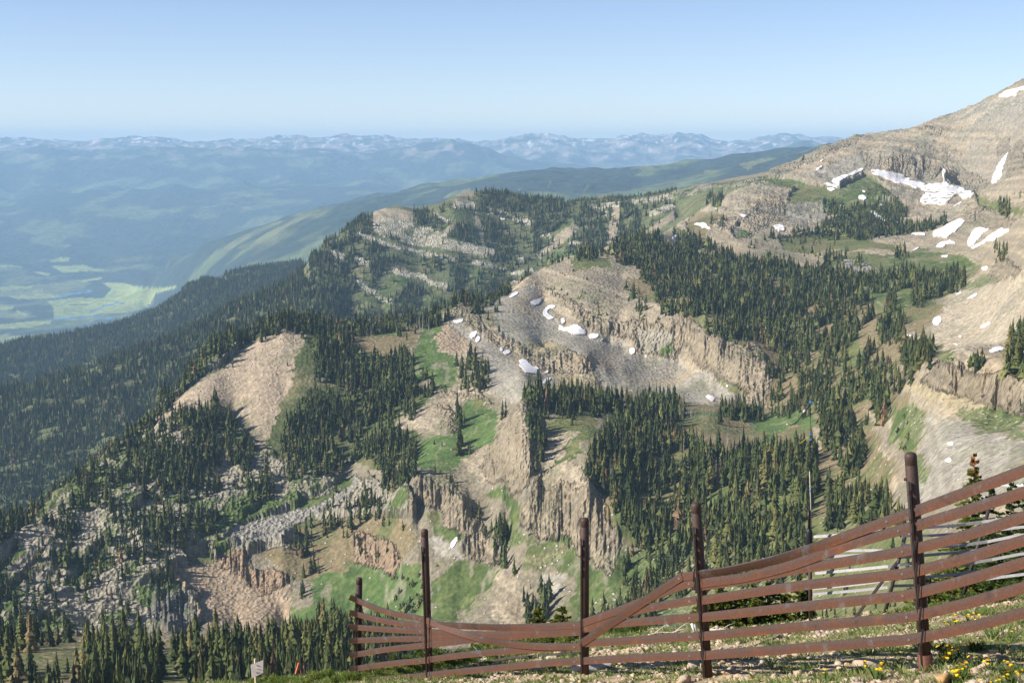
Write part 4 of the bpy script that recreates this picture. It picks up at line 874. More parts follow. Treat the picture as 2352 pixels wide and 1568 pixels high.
for k in single:
    vi = int(k) % 5
    for f, lab, grp in STANDS:
        if f(BX[k], BY[k], Y[k]): break
    if vi not in proto:
        root = link(bpy.data.objects.new('conifer_tree', None)); cr = link(bpy.data.objects.new('crown', me_cr[vi]), root); tr = link(bpy.data.objects.new('trunk', me_tr), root); proto[vi] = (root, cr, tr)
    else:
        root = proto[vi][0].copy(); COL.objects.link(root)
        for c0 in proto[vi][1:]:
            c = c0.copy(); COL.objects.link(c); c.parent = root
    w = H[k] * random.uniform(.7, 1.15)
    root.location = (X[k], Y[k], Z[k] - .15); root.rotation_euler = (0, 0, random.random() * 6.28); root.scale = (w, w, H[k])
    tag(root, lab, 'conifer', grp)
# dead snags: every one an object
SX_, SY_, SZ_, SH_, SB_, SR_, SPX = trees[1]
pick = np.argsort(-(SH_ / SY_))[:240]
me_sn = [mesh_np('dead_tree', *snag_np(500 + k), [M_DEAD], None) for k in range(4)]
for k in pick:
    o = link(bpy.data.objects.new('dead_tree', me_sn[int(k) % 4])); o.location = (SX_[k], SY_[k], SZ_[k] - .2); o.scale = (SH_[k],) * 3; o.rotation_euler = (0, 0, random.random() * 6.28)
    if SPX[k] < 1000: tag(o, 'bare grey dead tree on the slope below the grey boulder field', 'dead tree', 'dead trees below the boulder field')
    else: tag(o, 'bare grey dead tree at the edge of the woods right of the fluted cliff', 'dead tree', 'dead trees at the edge of the right hand woods')
def scrub_np(seed):
    V, T = conifer(4, 6, seed, .62, False, 6, 0.0); return V, T
X, Y, Z, H = trees[2][:4]
if len(X): merged('mountain_scrub', [scrub_np(600 + k) for k in range(5)], X, Y, Z, H * .55, tints(len(X), 9) * 1.25, M_NEEDLE_V)
# ------------------------------------------------------------------ lingering snow, each field draped on the slope
RUNMIN = np.minimum.accumulate(PY, axis=0)
def ground_hit(px, py):
    a, t = ray(px, py); a = float(a)
    fj = np.interp(a, AX, np.arange(NA)); j = int(min(fj, NA - 2)); res = []
    for jj in (j, j + 1):
        c = RUNMIN[:, jj]; i = int(np.searchsorted(-c, -py)); i = min(max(i, 1), NS - 1)
        y0, y1 = PY[i - 1, jj], PY[i, jj]; f = 0 if y0 == y1 else (c[i - 1] - py) / max(1e-3, c[i - 1] - y1)
        res.append(GS[i - 1, jj] + min(1, max(0, f)) * (GS[i, jj] - GS[i - 1, jj]))
    w = fj - j
    s = res[0] * (1 - w) + res[1] * w if abs(res[0] - res[1]) < .02 else min(res)
    return at(px, py, math.exp(s))
def snow_mat():
    m, nt, b = new_mat('old_snow'); L = nt.links.new
    g = nd(nt, 'ShaderNodeTexCoord'); n = nd(nt, 'ShaderNodeTexNoise', in_Scale=.25, in_Detail=5.0); L(g.outputs['Object'], n.inputs['Vector'])
    r = ramp(nt, [(.35, (.62, .58, .54)), (.52, (.80, .79, .78)), (.7, (.86, .86, .86))]); L(n.outputs[0], r.inputs[0]); rim = nd(nt, 'ShaderNodeAttribute', attribute_name='rim'); ra = nd(nt, 'ShaderNodeMath', operation='MULTIPLY', in_1=.75); L(rim.outputs['Fac'], ra.inputs[0]); L(mulc(nt, r.outputs[0], (.50, .43, .36), ra.outputs[0], 'MIX'), b.inputs['Base Color']); b.inputs['Roughness'].default_value = .7
    bp = nd(nt, 'ShaderNodeBump', in_Strength=.4, in_Distance=.6); L(n.outputs[0], bp.inputs['Height']); L(bp.outputs[0], b.inputs['Normal'])
    return m
M_SNOW = snow_mat()
def snow(c, s, label, group=None):
    poly = P(c, S(s))
    for _ in range(2):
        nx = np.roll(poly, -1, 0); poly = np.stack([poly * .78 + nx * .22, poly * .22 + nx * .78], 1).reshape(-1, 2)
    sz_ = np.ptp(poly, axis=0).max(); w_ = np.stack([fbm(poly[:, 0] / 7, poly[:, 1] / 7, 2, 151), fbm(poly[:, 0] / 7, poly[:, 1] / 7, 2, 157)], 1) * min(4.5, sz_ * .10); poly = poly + w_
    rr = random.Random(int(poly.sum())); pts = []
    n = len(poly); size = np.ptp(poly, axis=0).max(); seg = max(1.0, size / 45); jit = min(1.0, size * .04, abs(float(np.ptp(poly, axis=0).min())) * .06)
    for k in range(n):
        p, q = poly[k], poly[(k + 1) % n]; m = max(1, int(np.hypot(*(q - p)) / seg))
        for i in range(m):
            v = p + (q - p) * i / m; pts.append((v[0] + rr.uniform(-jit, jit), v[1] + rr.uniform(-jit, jit) * .7))
    nb = len(pts); x0, y0 = poly.min(0); x1, y1 = poly.max(0); st = max(1.3, size / 40)
    inner = []
    y = y0 + st / 2
    while y < y1:
        x = x0 + st / 2
        while x < x1: inner.append((x + rr.uniform(-.3, .3) * st, y + rr.uniform(-.3, .3) * st)); x += st
        y += st
    vv, _, ff, *_r = delaunay_2d_cdt([Vector(p) for p in pts + inner], [], [list(range(nb))], 1, 1e-4)
    if not ff: return
    used = sorted({i for f in ff for i in f}); mp_ = {v: i for i, v in enumerate(used)}; vv = [vv[i] for i in used]; ff = [[mp_[i] for i in f] for f in ff]
    P3 = [ground_hit(v.x, v.y) for v in vv]
    dm = sorted(p.y for p in P3)[len(P3) // 2]
    P3 = [p if abs(p.y / dm - 1) < .22 else at(v.x, v.y, dm) for p, v in zip(P3, vv)]
    lift = .45 * dm / 1000
    co = np.array([(p.x, p.y - .6 * lift, p.z + lift) for p in P3]); T = [tuple(f) for f in ff if len(f) == 3]
    ed = {}
    for t in T:
        for i in range(3):
            e = (t[i], t[(i + 1) % 3]); ed[e] = 1
    bd = [e for e in ed if (e[1], e[0]) not in ed]
    idx = {}; extra = []
    for e in bd:
        for v in e:
            if v not in idx: idx[v] = len(co) + len(extra); extra.append(co[v] + np.array([0, 1.2 * lift, -3.2 * lift]))
    Q4 = [(b, a_, idx[a_], idx[b]) for a_, b in bd]
    # faces upward
    t0 = co[T[0][0]], co[T[0][1]], co[T[0][2]]
    me = mesh_np('snow_patch', np.concatenate([co, np.array(extra)]), [np.array(T), np.array(Q4)], [M_SNOW], True, {'rim': np.array([1.0 if u < nb else 0.0 for u in used] + [1.0] * len(extra))})
    o = link(bpy.data.objects.new('snow_patch', me)); tag(o, label, 'snow patch', group)
G_ = 'snow patches '
snow(3, '1310,645 1345,665 1450,710 1580,745 1700,775 1660,830 1645,870 1740,865 1810,880 1850,850 1880,810 1910,800 1930,835 1990,828 2025,795 1950,760 1850,740 1820,710 1790,735 1700,735 1590,700 1520,665 1440,650 1380,635', 'largest snow field, stretched under the fluted cliff band of the upper right mountain')
snow(3, '1055,715 1110,685 1280,620 1275,638 1165,690 1110,725 1115,745 1075,730', 'long narrow snow strip rising to the left end of the mountain cliff band')
snow(3, '995,730 1040,728 1125,762 1060,752', 'thin snow sliver on the green slope just below the long snow strip')
snow(3, '1020,765 1060,758 1095,775 1050,782', 'lower small snow sliver on the green slope below the long snow strip')
snow(3, '2135,740 2130,700 2160,640 2180,590 2250,510 2235,560 2210,620 2200,690 2170,715', 'steep snow gully running down between cliffs at the right edge of the mountain')
snow(3, '1800,625 1830,650 1815,665 1820,720 1805,700', 'tiny snow streak in the notch of the cliff above the largest snow field')
snow(3, '2170,148 2210,115 2352,80 2400,70 2400,95 2352,105 2290,120 2305,140 2240,150', 'snow patch on the mountain skyline in the top right corner')
snow(3, '1740,1095 1733,1055 1830,1010 1915,960 1965,990 1870,1060 1835,1100 1790,1090', 'broad wedge of snow on the scree, left of the forked snow field')
snow(3, '1757,1155 1790,1125 1860,1110 1898,1135 1830,1145 1790,1165', 'small snow patch just below the broad snow wedge on the scree')
snow(3, '1970,1105 2030,1020 2130,1035 2060,1080 2030,1120 1985,1170', 'left branch of the forked snow field on the right hand scree')
snow(3, '1985,1168 2050,1130 2190,1025 2275,1040 2150,1110 2070,1140 2020,1170', 'right branch of the forked snow field on the right hand scree')
snow(3, '1580,1065 1620,1055 1690,1065 1680,1080 1630,1075', 'flat snow patch at the right end of the dark tree row below the basin')
snow(3, '1585,1190 1650,1150 1645,1165 1600,1190', 'thin slanting snow streak above the green basin meadow')
snow(3, '660,1015 700,1005 745,1015 740,1055 700,1050', 'rounded snow patch at the foot of the jagged brown crag')
snow(3, '128,1005 150,995 210,995 260,1045 200,1030', 'oval snow patch in the hollow under the brown crag slope')
snow(3, '0,1075 30,1080 75,1150 125,1165 120,1190 40,1150 -10,1110', 'curved snow patch on the green hilltop above the dense wood')
snow(3, '437,937 495,943 480,957 450,950', 'small snow spot on the scree left of the jagged brown crag')
snow(3, '268,898 290,895 285,908', 'tiny snow fleck above the tree clump left of the brown crag')
snow(3, '1235,820 1265,805 1300,830 1280,845 1245,838', 'snow patch among the stunted trees below the largest snow field')
snow(3, '1258,780 1290,778 1285,795', 'tiny snow patch on the green knob below the long snow strip')
snow(3, '1313,915 1340,915 1370,940 1410,960 1425,995 1380,975 1330,940', 'crooked snow patch inside the dark basin trees')
snow(3, '1345,868 1395,868 1400,885 1360,880', 'short snow patch in the upper part of the basin trees')
snow(3, '1105,868 1145,890 1130,890', 'tiny snow patch in the left part of the basin trees')
snow(3, '950,640 985,610 1000,615 970,640', 'small snow patch on the grey ridge flank below the rocky skyline')
snow(3, '978,582 1008,568 1000,580', 'smallest snow fleck directly under the rocky skyline')
snow(3, '1375,1415 1475,1410 1450,1428 1400,1430', 'flat snow patch on the stony meadow beside the basin trees')
snow(3, '1870,888 1930,852 1935,862 1890,882', 'slim snow streak on the scree under the largest snow field')
snow(3, '1885,1480 1925,1455 1935,1465', 'small snow fleck at the top left of the pale scree slope')
snow(3, '1960,1503 2035,1465 2040,1478 1990,1506', 'slanting snow streak on the upper pale scree slope')
snow(3, '2055,1300 2105,1285 2110,1300 2090,1320', 'snow patch at the foot of the right edge crag above the pale scree')
snow(3, '1790,1215 1840,1210 1840,1225 1800,1228', 'small snow patch at the upper edge of the green basin meadow')
snow(5, '658,160 730,130 700,155 670,165', 'thin snow streak on the saddle crest at the head of the green strip')
snow(5, '852,145 900,135 930,118 925,145 890,160', 'small snow patch below the notched outcrop on the saddle')
snow(5, '970,240 985,215 1025,210 1010,250 985,262', 'upper of two paired snow patches on the grey scree below the saddle outcrop')
snow(5, '1005,275 1030,238 1052,255 1030,285', 'lower of two paired snow patches on the grey scree below the saddle outcrop')
snow(5, '1175,340 1178,315 1195,325 1200,345', 'tiny snow fleck at the left end of the small cliff rib')
snow(5, '1190,350 1245,330 1248,360 1215,368', 'small snow patch under the left end of the small cliff rib')
snow(5, '1298,415 1320,392 1355,405 1385,440 1438,455 1430,500 1385,495 1345,485 1310,450', 'large snow patch on the grey scree left of the ochre cliff rib')
snow(5, '1470,490 1500,472 1498,495', 'tiny snow fleck right of the large patch by the ochre cliff rib')
snow(5, '1458,555 1485,525 1520,520 1515,540 1480,560', 'small snow patch under the ochre cliff rib, above the tree line')
snow(2, '1380,1200 1400,1180 1430,1175 1462,1160 1455,1190 1410,1218', 'snow patch near the top of the grey rubble below the bare dome')
snow(2, '1235,1160 1260,1130 1300,1120 1295,1140 1250,1165', 'uppermost snow patch beside the crest left of the bare dome')
snow(2, '1465,1250 1495,1215 1555,1210 1545,1225 1500,1240 1490,1270 1540,1290 1525,1310 1485,1295 1465,1280', 'hook shaped snow patch on the grey rubble below the bare dome')
snow(2, '1585,1300 1610,1298 1612,1330 1590,1345', 'small upright snow patch above the spread out snow field below the dome')
snow(2, '1563,1345 1590,1345 1605,1370 1640,1350 1690,1335 1720,1365 1755,1380 1745,1410 1690,1408 1640,1395 1580,1385', 'widest snow field on the grey rubble below the bare dome')
snow(2, '1762,1420 1785,1405 1843,1405 1825,1440 1790,1438', 'oval snow patch right of the widest snow field below the dome')
snow(2, '1848,1450 1875,1430 1862,1452', 'tiny snow fleck right of the oval snow patch below the dome')
snow(2, '1170,632 1190,625 1215,632 1200,640', 'small snow patch beside the boulders high on the wooded far ridge')
snow(2, '1088,597 1105,600 1098,606', 'tiny snow fleck left of the boulders on the wooded far ridge')
snow(5, '2045,325 2085,322 2085,350 2070,368 2045,358', 'square snow patch on the scree under the long fluted cliff')
snow(5, '2145,375 2165,372 2160,384', 'tiny snow fleck right of the square snow patch under the long fluted cliff')
snow(8, '838,470 860,430 888,408 892,440 870,475 848,493', 'white snow patch on the green slope below the leaning cliff, above the left posts')
snow(6, '1745,280 1795,280 1800,310 1770,340 1735,330', 'snow patch at the edge between brown slope and pale scree')
snow(6, '2050,355 2100,320 2133,312 2115,340 2070,358', 'slanting snow patch in the middle of the pale scree slope')
snow(6, '2110,520 2130,490 2240,470 2235,495 2160,525', 'ragged snow patch at the foot of the pale scree above the yellow cliff')
snow(6, '2300,420 2360,395 2400,440 2330,450', 'snow patch on the pale scree cut by the right picture edge')
snow(6, '1905,410 1935,405 1930,425', 'tiny snow fleck low on the left of the pale scree')
snow(6, '1865,458 1910,465 1900,472', 'tiny flat snow patch just above the bushes of the yellow cliff')
snow(6, '1715,450 1735,425 1730,450', 'thin snow streak at the left foot of the pale scree')
snow(6, '1825,1135 1850,1120 1880,1125 1875,1145 1850,1140', 'upper small snow patch on the grey scree left of the red topped fir')
snow(6, '1812,1250 1840,1225 1865,1235 1862,1260', 'lower small snow patch on the grey scree left of the red topped fir')
snow(6, '2090,1425 2190,1405 2400,1405 2380,1425 2200,1415', 'long low snow strip behind the small firs at the right edge')
snow(6, '1165,1480 1210,1475 1205,1505 1175,1500', 'snow remnant in the shade of the trees right of the mast')
snow(6, '1305,1430 1335,1450 1350,1490 1338,1510 1320,1470', 'narrow snow remnant beside the scree right of the mast')
snow(6, '208,812 240,808 275,825 270,850 235,835', 'snow patch behind the tree tops at the foot of the long fluted cliff')
snow(6, '345,740 368,742 355,758', 'tiny snow fleck on the green apron below the long fluted cliff')
snow(6, '1540,405 1610,400 1600,410', 'thin snow line beside the isolated dark grove')
snow(6, '960,70 1040,90 1050,100 990,85', 'thin snow line between trees at the edge of the stony basin meadow')
# ------------------------------------------------------------------ the near slope
CRX = [-400, 0, 400, 600, 820, 930, 1100, 1300, 1500, 1700, 1860, 2000, 2150, 2352, 2760]; CRY = [1640, 1610, 1580, 1560, 1538, 1520, 1492, 1452, 1446, 1440, 1424, 1406, 1388, 1366, 1330]
def plane_z(X, Y): return -1.7 - .2955 * Y + .1625 * X
_cx, _cy = ray(np.array(CRX, float), np.array(CRY, float))
_cY = 1.7 / (-_cy - .2955 + .1625 * _cx)
def gz(X, Y):
    X = np.asarray(X, float); Y = np.asarray(Y, float); a = X / np.maximum(Y, .5)
    yc = np.interp(a, _cx, _cY)
    n = .10 * fbm(X / 2.1, Y / 2.1, 3, 111) + .035 * fbm(X / .45, Y / .45, 3, 113)
    over = np.maximum(0, Y - yc)
    return plane_z(X, Y) + n * np.clip(Y / 8, .3, 1) - .75 * over - .12 * np.minimum(over, 3) ** 2
def green_mask(X, Y):
    a = X / np.maximum(Y, .5)
    g = .68 + 1.5 * fbm(X / .9, Y / .55, 3, 121) + .5 * fbm(X / .25, Y / .2, 2, 123)
    g = g + np.clip((-.02 - a) * 5, 0, .7) + np.clip((Y - 22) * .06, -.1, .3) - .25 * np.clip(1 - np.abs(a - .12) / .18, 0, 1) * np.clip((22 - Y) / 4, 0, 1)
    return np.clip(g, 0, 1)
def fore_material():
    m, nt, b = new_mat('stony_soil'); L = nt.links.new
    tc = nd(nt, 'ShaderNodeTexCoord'); at_ = nd(nt, 'ShaderNodeAttribute', attribute_name='cover')
    n1 = nd(nt, 'ShaderNodeTexNoise', in_Scale=6.0, in_Detail=8.0, in_Roughness=.75); L(tc.outputs['Object'], n1.inputs['Vector'])
    r1 = ramp(nt, [(.3, g3(.55)), (.5, g3(1)), (.7, g3(1.4))]); L(n1.outputs[0], r1.inputs[0]); c = mulc(nt, at_.outputs['Color'], r1.outputs[0])
    v = nd(nt, 'ShaderNodeTexVoronoi', in_Scale=14.0); L(tc.outputs['Object'], v.inputs['Vector']); r2 = ramp(nt, [(.2, g3(1)), (.38, g3(0))]); L(v.outputs['Distance'], r2.inputs[0])
    hs = nd(nt, 'ShaderNodeSeparateColor'); L(v.outputs['Color'], hs.inputs[0]); gt = nd(nt, 'ShaderNodeMath', operation='LESS_THAN', in_1=.45); L(hs.outputs[0], gt.inputs[0])
    mm = nd(nt, 'ShaderNodeMath', operation='MULTIPLY'); L(r2.outputs[0], mm.inputs[0]); L(gt.outputs[0], mm.inputs[1])
    c = mulc(nt, c, (.48, .37, .25), mm.outputs[0], 'MIX'); L(c, b.inputs['Base Color']); b.inputs['Roughness'].default_value = .95
    ad = nd(nt, 'ShaderNodeMath', operation='MULTIPLY_ADD', in_1=.5); L(mm.outputs[0], ad.inputs[0]); L(n1.outputs[0], ad.inputs[2])
    bp = nd(nt, 'ShaderNodeBump', in_Strength=1.0, in_Distance=.05); L(ad.outputs[0], bp.inputs['Height']); L(bp.outputs[0], b.inputs['Normal'])
    return m
_a = np.linspace(-.62, .62, 560); _y = np.exp(np.linspace(math.log(3.0), math.log(38), 430)); _Y, _A = np.meshgrid(_y, _a, indexing='ij'); _X = _A * _Y; _Z = gz(_X, _Y)
_g = green_mask(_X, _Y)[..., None]; soil = np.array([.50, .365, .235]) * (1 + .25 * fbm(_X / 1.3, _Y / 1.3, 3, 131)[..., None]); gr = np.array([.17, .19, .065]) * (1 + .4 * fbm(_X / .6, _Y / .6, 3, 133)[..., None])
fcol = soil * (1 - .8 * _g) + gr * .8 * _g
i = np.arange(len(_y) - 1)[:, None] * len(_a) + np.arange(len(_a) - 1)[None]
o = link(bpy.data.objects.new('near_slope', mesh_np('near_slope', np.stack([_X, _Y, _Z], -1).reshape(-1, 3), np.stack([i, i + 1, i + 1 + len(_a), i + len(_a)], -1).reshape(-1, 4), [fore_material()], True, {'cover': fcol.reshape(-1, 3)}))); o['kind'] = 'structure'
def on_ground(px, py):
    """where a sight line meets the near slope"""
    a, t = ray(px, py); lo, hi = 4.0, 40.0
    ys = np.linspace(4, 40, 1500); d = float(t) * ys - gz(float(a) * ys, ys); k = np.nonzero(d < 0)[0]
    Y = ys[k[0]] if len(k) else 26.0
    return Vector((float(a) * Y, Y, float(gz(float(a) * Y, Y))))
# ---- stones
def rock_np(seed, sub=2, flat=.7):
    import bmesh
    bm = bmesh.new(); bmesh.ops.create_icosphere(bm, subdivisions=sub, radius=1); r = random.Random(seed)
    pl = [(Vector((r.gauss(0, 1), r.gauss(0, 1), r.gauss(0, 1))).normalized(), r.uniform(.3, .8)) for _ in range(10)]
    for v in bm.verts:
        p = v.co.copy()
        for n, d in pl:
            e = p.dot(n) - d
            if e > 0: p -= n * e
        p *= 1 + r.uniform(-.06, .06); v.co = Vector((p.x, p.y * .85, p.z * flat))
    V = np.array([v.co[:] for v in bm.verts], np.float32); T = np.array([[v.index for v in f.verts] for f in bm.faces], np.int32); bm.free(); return V, T
def stone_mat(name, c1, c2):
    m, nt, b = new_mat(name); L = nt.links.new; oi = nd(nt, 'ShaderNodeObjectInfo'); tc = nd(nt, 'ShaderNodeNewGeometry')
    n = nd(nt, 'ShaderNodeTexNoise', in_Scale=9.0, in_Detail=7.0, in_Roughness=.7); L(tc.outputs['Position'], n.inputs['Vector'])
    n2 = nd(nt, 'ShaderNodeTexNoise', in_Scale=1.6, in_Detail=1.0); L(tc.outputs['Position'], n2.inputs['Vector'])
    r = ramp(nt, [(.38, c1), (.62, c2)]); L(n2.outputs[0], r.inputs[0]); r2 = ramp(nt, [(.3, g3(.6)), (.7, g3(1.3))]); L(n.outputs[0], r2.inputs[0])
    L(mulc(nt, r.outputs[0], r2.outputs[0]), b.inputs['Base Color']); b.inputs['Roughness'].default_value = .9
    bp = nd(nt, 'ShaderNodeBump', in_Strength=.8, in_Distance=.02); L(n.outputs[0], bp.inputs['Height']); L(bp.outputs[0], b.inputs['Normal']); return m
M_STONE = stone_mat('tan_stone', (.50, .37, .245), (.47, .38, .285)); M_YROCK = stone_mat('yellow_rock', (.55, .34, .14), (.52, .37, .2)); M_WROCK = stone_mat('pale_rock', (.50, .49, .46), (.62, .61, .58))
rr = np.random.default_rng(21)
def spots(n, keep):
    out = []
    while len(out) < n:
        a = rr.uniform(-.36, .46, 4000); Y = rr.uniform(8 ** 2, 29 ** 2, 4000) ** .5; X = a * Y; k = keep(X, Y) > rr.random(4000); out += list(zip(X[k], Y[k]))
    return np.array(out[:n])
sp_ = spots(10000, lambda X, Y: np.clip(1.15 - green_mask(X, Y), .12, 1) * np.clip(1.1 + X / Y * 2.5, .08, 1))
ROCKS = [rock_np(700 + k, 1, .7) for k in range(9)]
def merge_generic(name, protos, X, Y, Z, SXY, SZ, mats, tint=None, kind='stuff', sink=0.0):
    Vs, Ts, Cs, off = [], [], [], 0; r2 = np.random.default_rng(len(X)); w = r2.integers(0, len(protos), len(X)); ang = r2.random(len(X)) * 6.283
    for k, (V, T) in enumerate(protos):
        s = np.nonzero(w == k)[0]
        if not len(s): continue
        c, sn = np.cos(ang[s])[:, None], np.sin(ang[s])[:, None]; q = SXY[s][:, None]
        Vs.append(np.stack([(V[:, 0] * c - V[:, 1] * sn) * q + X[s][:, None], (V[:, 0] * sn + V[:, 1] * c) * q + Y[s][:, None], V[:, 2] * SZ[s][:, None] + Z[s][:, None] - sink], -1).reshape(-1, 3))
        Ts.append((T[None] + off + (np.arange(len(s)) * len(V))[:, None, None]).reshape(-1, T.shape[1])); off += len(s) * len(V)
        if tint is not None: Cs.append(np.repeat(tint[s], len(V), 0))
    o = link(bpy.data.objects.new(name, mesh_np(name, np.concatenate(Vs), np.concatenate(Ts), mats, None, {'tint': np.concatenate(Cs)} if tint is not None else None))); o['kind'] = kind; return o
sz = .014 + .032 * rr.random(len(sp_)) ** 2.5 * 1.6
merge_generic('gravel', ROCKS, sp_[:, 0], sp_[:, 1], gz(sp_[:, 0], sp_[:, 1]) + sz * .1, sz * 1.2, sz, [M_STONE])
BIGR = [mesh_np('stone', *rock_np(720 + k, 2, .62), [M_STONE], None) for k in range(8)]
bs = spots(170, lambda X, Y: np.clip(1.2 - green_mask(X, Y) * .6, .2, 1) * np.clip(.7 + X / Y * 3, .03, 1) * np.clip((26 - Y) / 6, 0, 1) * np.clip(18 / Y, 0, 1))
for k, (x, y) in enumerate(bs):
    o = link(bpy.data.objects.new('stone', BIGR[k % 8])); s_ = .05 + .13 * rr.random() ** 2.0; o.location = (x, y, float(gz(x, y)) - s_ * .05); o.scale = (s_ * rr.uniform(.8, 1.5), s_, s_ * rr.uniform(.6, 1)); o.rotation_euler = (rr.uniform(-.3, .3), rr.uniform(-.3, .3), rr.uniform(0, 6.28))
    if x / y < .03: tag(o, 'tan stone lying behind the rails left of the middle fence post', 'stone', 'stones left of the middle post')
    elif x / y < .27: tag(o, 'tan stone on the near slope between the middle post and the right post', 'stone', 'stones between middle and right post')
    else: tag(o, 'tan stone among yellow flowers on the near slope right of the right post', 'stone', 'stones right of the right post')
def one_rock(px, py, wpx, hpx, mat, label, seed, name='rock', dx=1.0, rot=0.0):
    p = on_ground(px, py); k = p.y / F; V, T = rock_np(seed, 3, .8); o = link(bpy.data.objects.new(name, mesh_np(name, V, T, [mat], None)))
    o.scale = (wpx * k / 2, wpx * k / 2 * dx, hpx * k * .62); o.location = p + Vector((0, 0, hpx * k * .42)); o.rotation_euler = (0, 0, rot); tag(o, label, 'rock'); return o
one_rock(2166, 1578, 62, 42, M_YROCK, 'big yellow orange rock at the foot of the right fence post', 801, rot=.3)
one_rock(1074, 1535, 17, 15, M_STONE, 'tan boulder touching the cut end of the dark pole', 802)
one_rock(1003, 1542, 14, 10, M_STONE, 'small tan rock just right of the second post from the left', 803)
one_rock(1362, 1502, 15, 10, M_STONE, 'tan rock alone on the grass right of the middle post', 804)
one_rock(1998, 1400 + 40, 60, 20, M_STONE, 'long low tan boulder behind the rails left of the right post', 805, dx=.5)
one_rock(1655, 1528, 15, 13, M_STONE, 'grey tan rock standing right of the second post from the right', 806)
one_rock(1900, 1513, 42, 16, M_STONE, 'wide tan rock below the lowest rail between mast and right post', 807, dx=.5)
one_rock(2260, 1540, 42, 22, M_STONE, 'blocky tan rock between flower clumps in the bottom right corner', 808)
one_rock(2320, 1500, 26, 14, M_STONE, 'rounded tan rock in the rail shadows near the right edge', 809)
def pale_block():
    p = on_ground(1368, 1556); k = p.y / F
    import bmesh
    bm = bmesh.new(); bmesh.ops.create_cube(bm, size=1); bmesh.ops.subdivide_edges(bm, edges=bm.edges[:], cuts=7, use_grid_fill=True)
    for v in bm.verts:
        c = v.co; t = c.x; r = .5 / max(1e-6, max(abs(c.y), abs(c.z))) if False else 1; q = math.hypot(c.y, c.z)
        if q > .52: c.y *= .52 / q; c.z *= .52 / q
        c.z += .18 * t * t + random.uniform(-.03, .03); c.y += random.uniform(-.02, .02); c.x += random.uniform(-.012, .012)
    bmesh.ops.triangulate(bm, faces=bm.faces[:])
    V = np.array([v.co[:] for v in bm.verts]); T = np.array([[v.index for v in f.verts] for f in bm.faces]); bm.free()
    o = link(bpy.data.objects.new('rock', mesh_np('pale_rock', V, T, [M_WROCK], None))); o.scale = (98 * k, .17, 27 * k); o.location = (p.x, max(p.y, 17.75), float(gz(p.x, max(p.y, 17.75))) + .07); o.rotation_euler = (0, -.06, .05)
    tag(o, 'long pale grey block of stone lying behind the middle fence post', 'rock')
pale_block()
# ---- grass, herbs and flowers
def tuft(seed, n, w=.12, lean=.5, broad=.012):
    r = random.Random(seed); V = []; T = []
    for k in range(n):
        a = r.random() * 6.283; d = r.random() ** .6 * w; x, y = math.cos(a) * d, math.sin(a) * d; h = r.uniform(.45, 1.0); b = r.random() * 6.283; bx, by = math.cos(b) * broad, math.sin(b) * broad; lx, ly = x + math.cos(a) * lean * h * .12, y + math.sin(a) * lean * h * .12; m = len(V)
        V += [(x - bx, y - by, 0), (x + bx, y + by, 0), ((x + lx) / 2 + bx * 1.3, (y + ly) / 2 + by * 1.3, h * .065), (lx, ly, h * .11)]; T += [(m, m + 1, m + 2), (m, m + 2, m + 3)]
    return np.array(V, np.float32), np.array(T, np.int32)
def tint_mat(name, rough=.7):
    m, nt, b = new_mat(name); nt.links.new(nd(nt, 'ShaderNodeAttribute', attribute_name='tint').outputs['Color'], b.inputs['Base Color']); b.inputs['Roughness'].default_value = rough
    return m
M_HERB = tint_mat('herb_leaves'); _nt = M_HERB.node_tree
_t = _nt.nodes.new('ShaderNodeBsdfTranslucent'); _x = _nt.nodes.new('ShaderNodeMixShader'); _x.inputs[0].default_value = .35; _nt.links.new(_nt.nodes['Attribute'].outputs['Color'], _t.inputs[0]); _nt.links.new(_nt.nodes['Principled BSDF'].outputs[0], _x.inputs[1]); _nt.links.new(_t.outputs[0], _x.inputs[2]); _nt.links.new(_x.outputs[0], _nt.nodes['Material Output'].inputs['Surface'])
gs_ = spots(30000, lambda X, Y: (green_mask(X, Y) > .28) * np.clip(green_mask(X, Y), 0, 1) * np.clip(20 / Y, 0, 1))
gt_ = np.array([[.12, .18, .04], [.17, .235, .055], [.24, .28, .08], [.34, .33, .15]])[rr.integers(0, 4, len(gs_))] * rr.uniform(.75, 1.2, (len(gs_), 1))
sg = rr.uniform(.35, .95, len(gs_)); merge_generic('grass', [tuft(900 + k, 13, .09, .8, .008) for k in range(6)], gs_[:, 0], gs_[:, 1], gz(gs_[:, 0], gs_[:, 1]) - .01, sg, sg * .8, [M_HERB], gt_)
M_YEL = flat_mat('yellow_petals', (.80, .52, .015), .6, .2, 30.0); M_STEM = flat_mat('flower_stem', (.09, .14, .03))
def disc(r, n=9, cup=.25):
    V = [(0, 0, 0)]; T = []
    for k in range(n * 2):
        a = math.pi * k / n; q = r * (1.0 if k % 2 == 0 else .68); V.append((math.cos(a) * q, math.sin(a) * q, r * cup))
    for k in range(n * 2): T.append((0, 1 + k, 1 + (k + 1) % (n * 2)))
    return np.array(V), np.array(T)
dv, dt = disc(1.0)
cV, cT = [], []; r9 = random.Random(4)
for k in range(60):   # small specks of bloom are one cover
    pass
fs = spots(1500, lambda X, Y: np.clip(fbm(X / .7, Y / .6, 2, 141) * 3 - .2, 0, 1) * (X / Y > .02) * (X / Y < .3))
merge_generic('tiny_yellow_bloom', [(dv.astype(np.float32), dt.astype(np.int32))], fs[:, 0], fs[:, 1], gz(fs[:, 0], fs[:, 1]) + rr.uniform(.05, .1, len(fs)), rr.uniform(.006, .012, len(fs)), np.full(len(fs), .01), [flat_mat('pale_yellow_petals', (.66, .55, .07), .7, .2)])
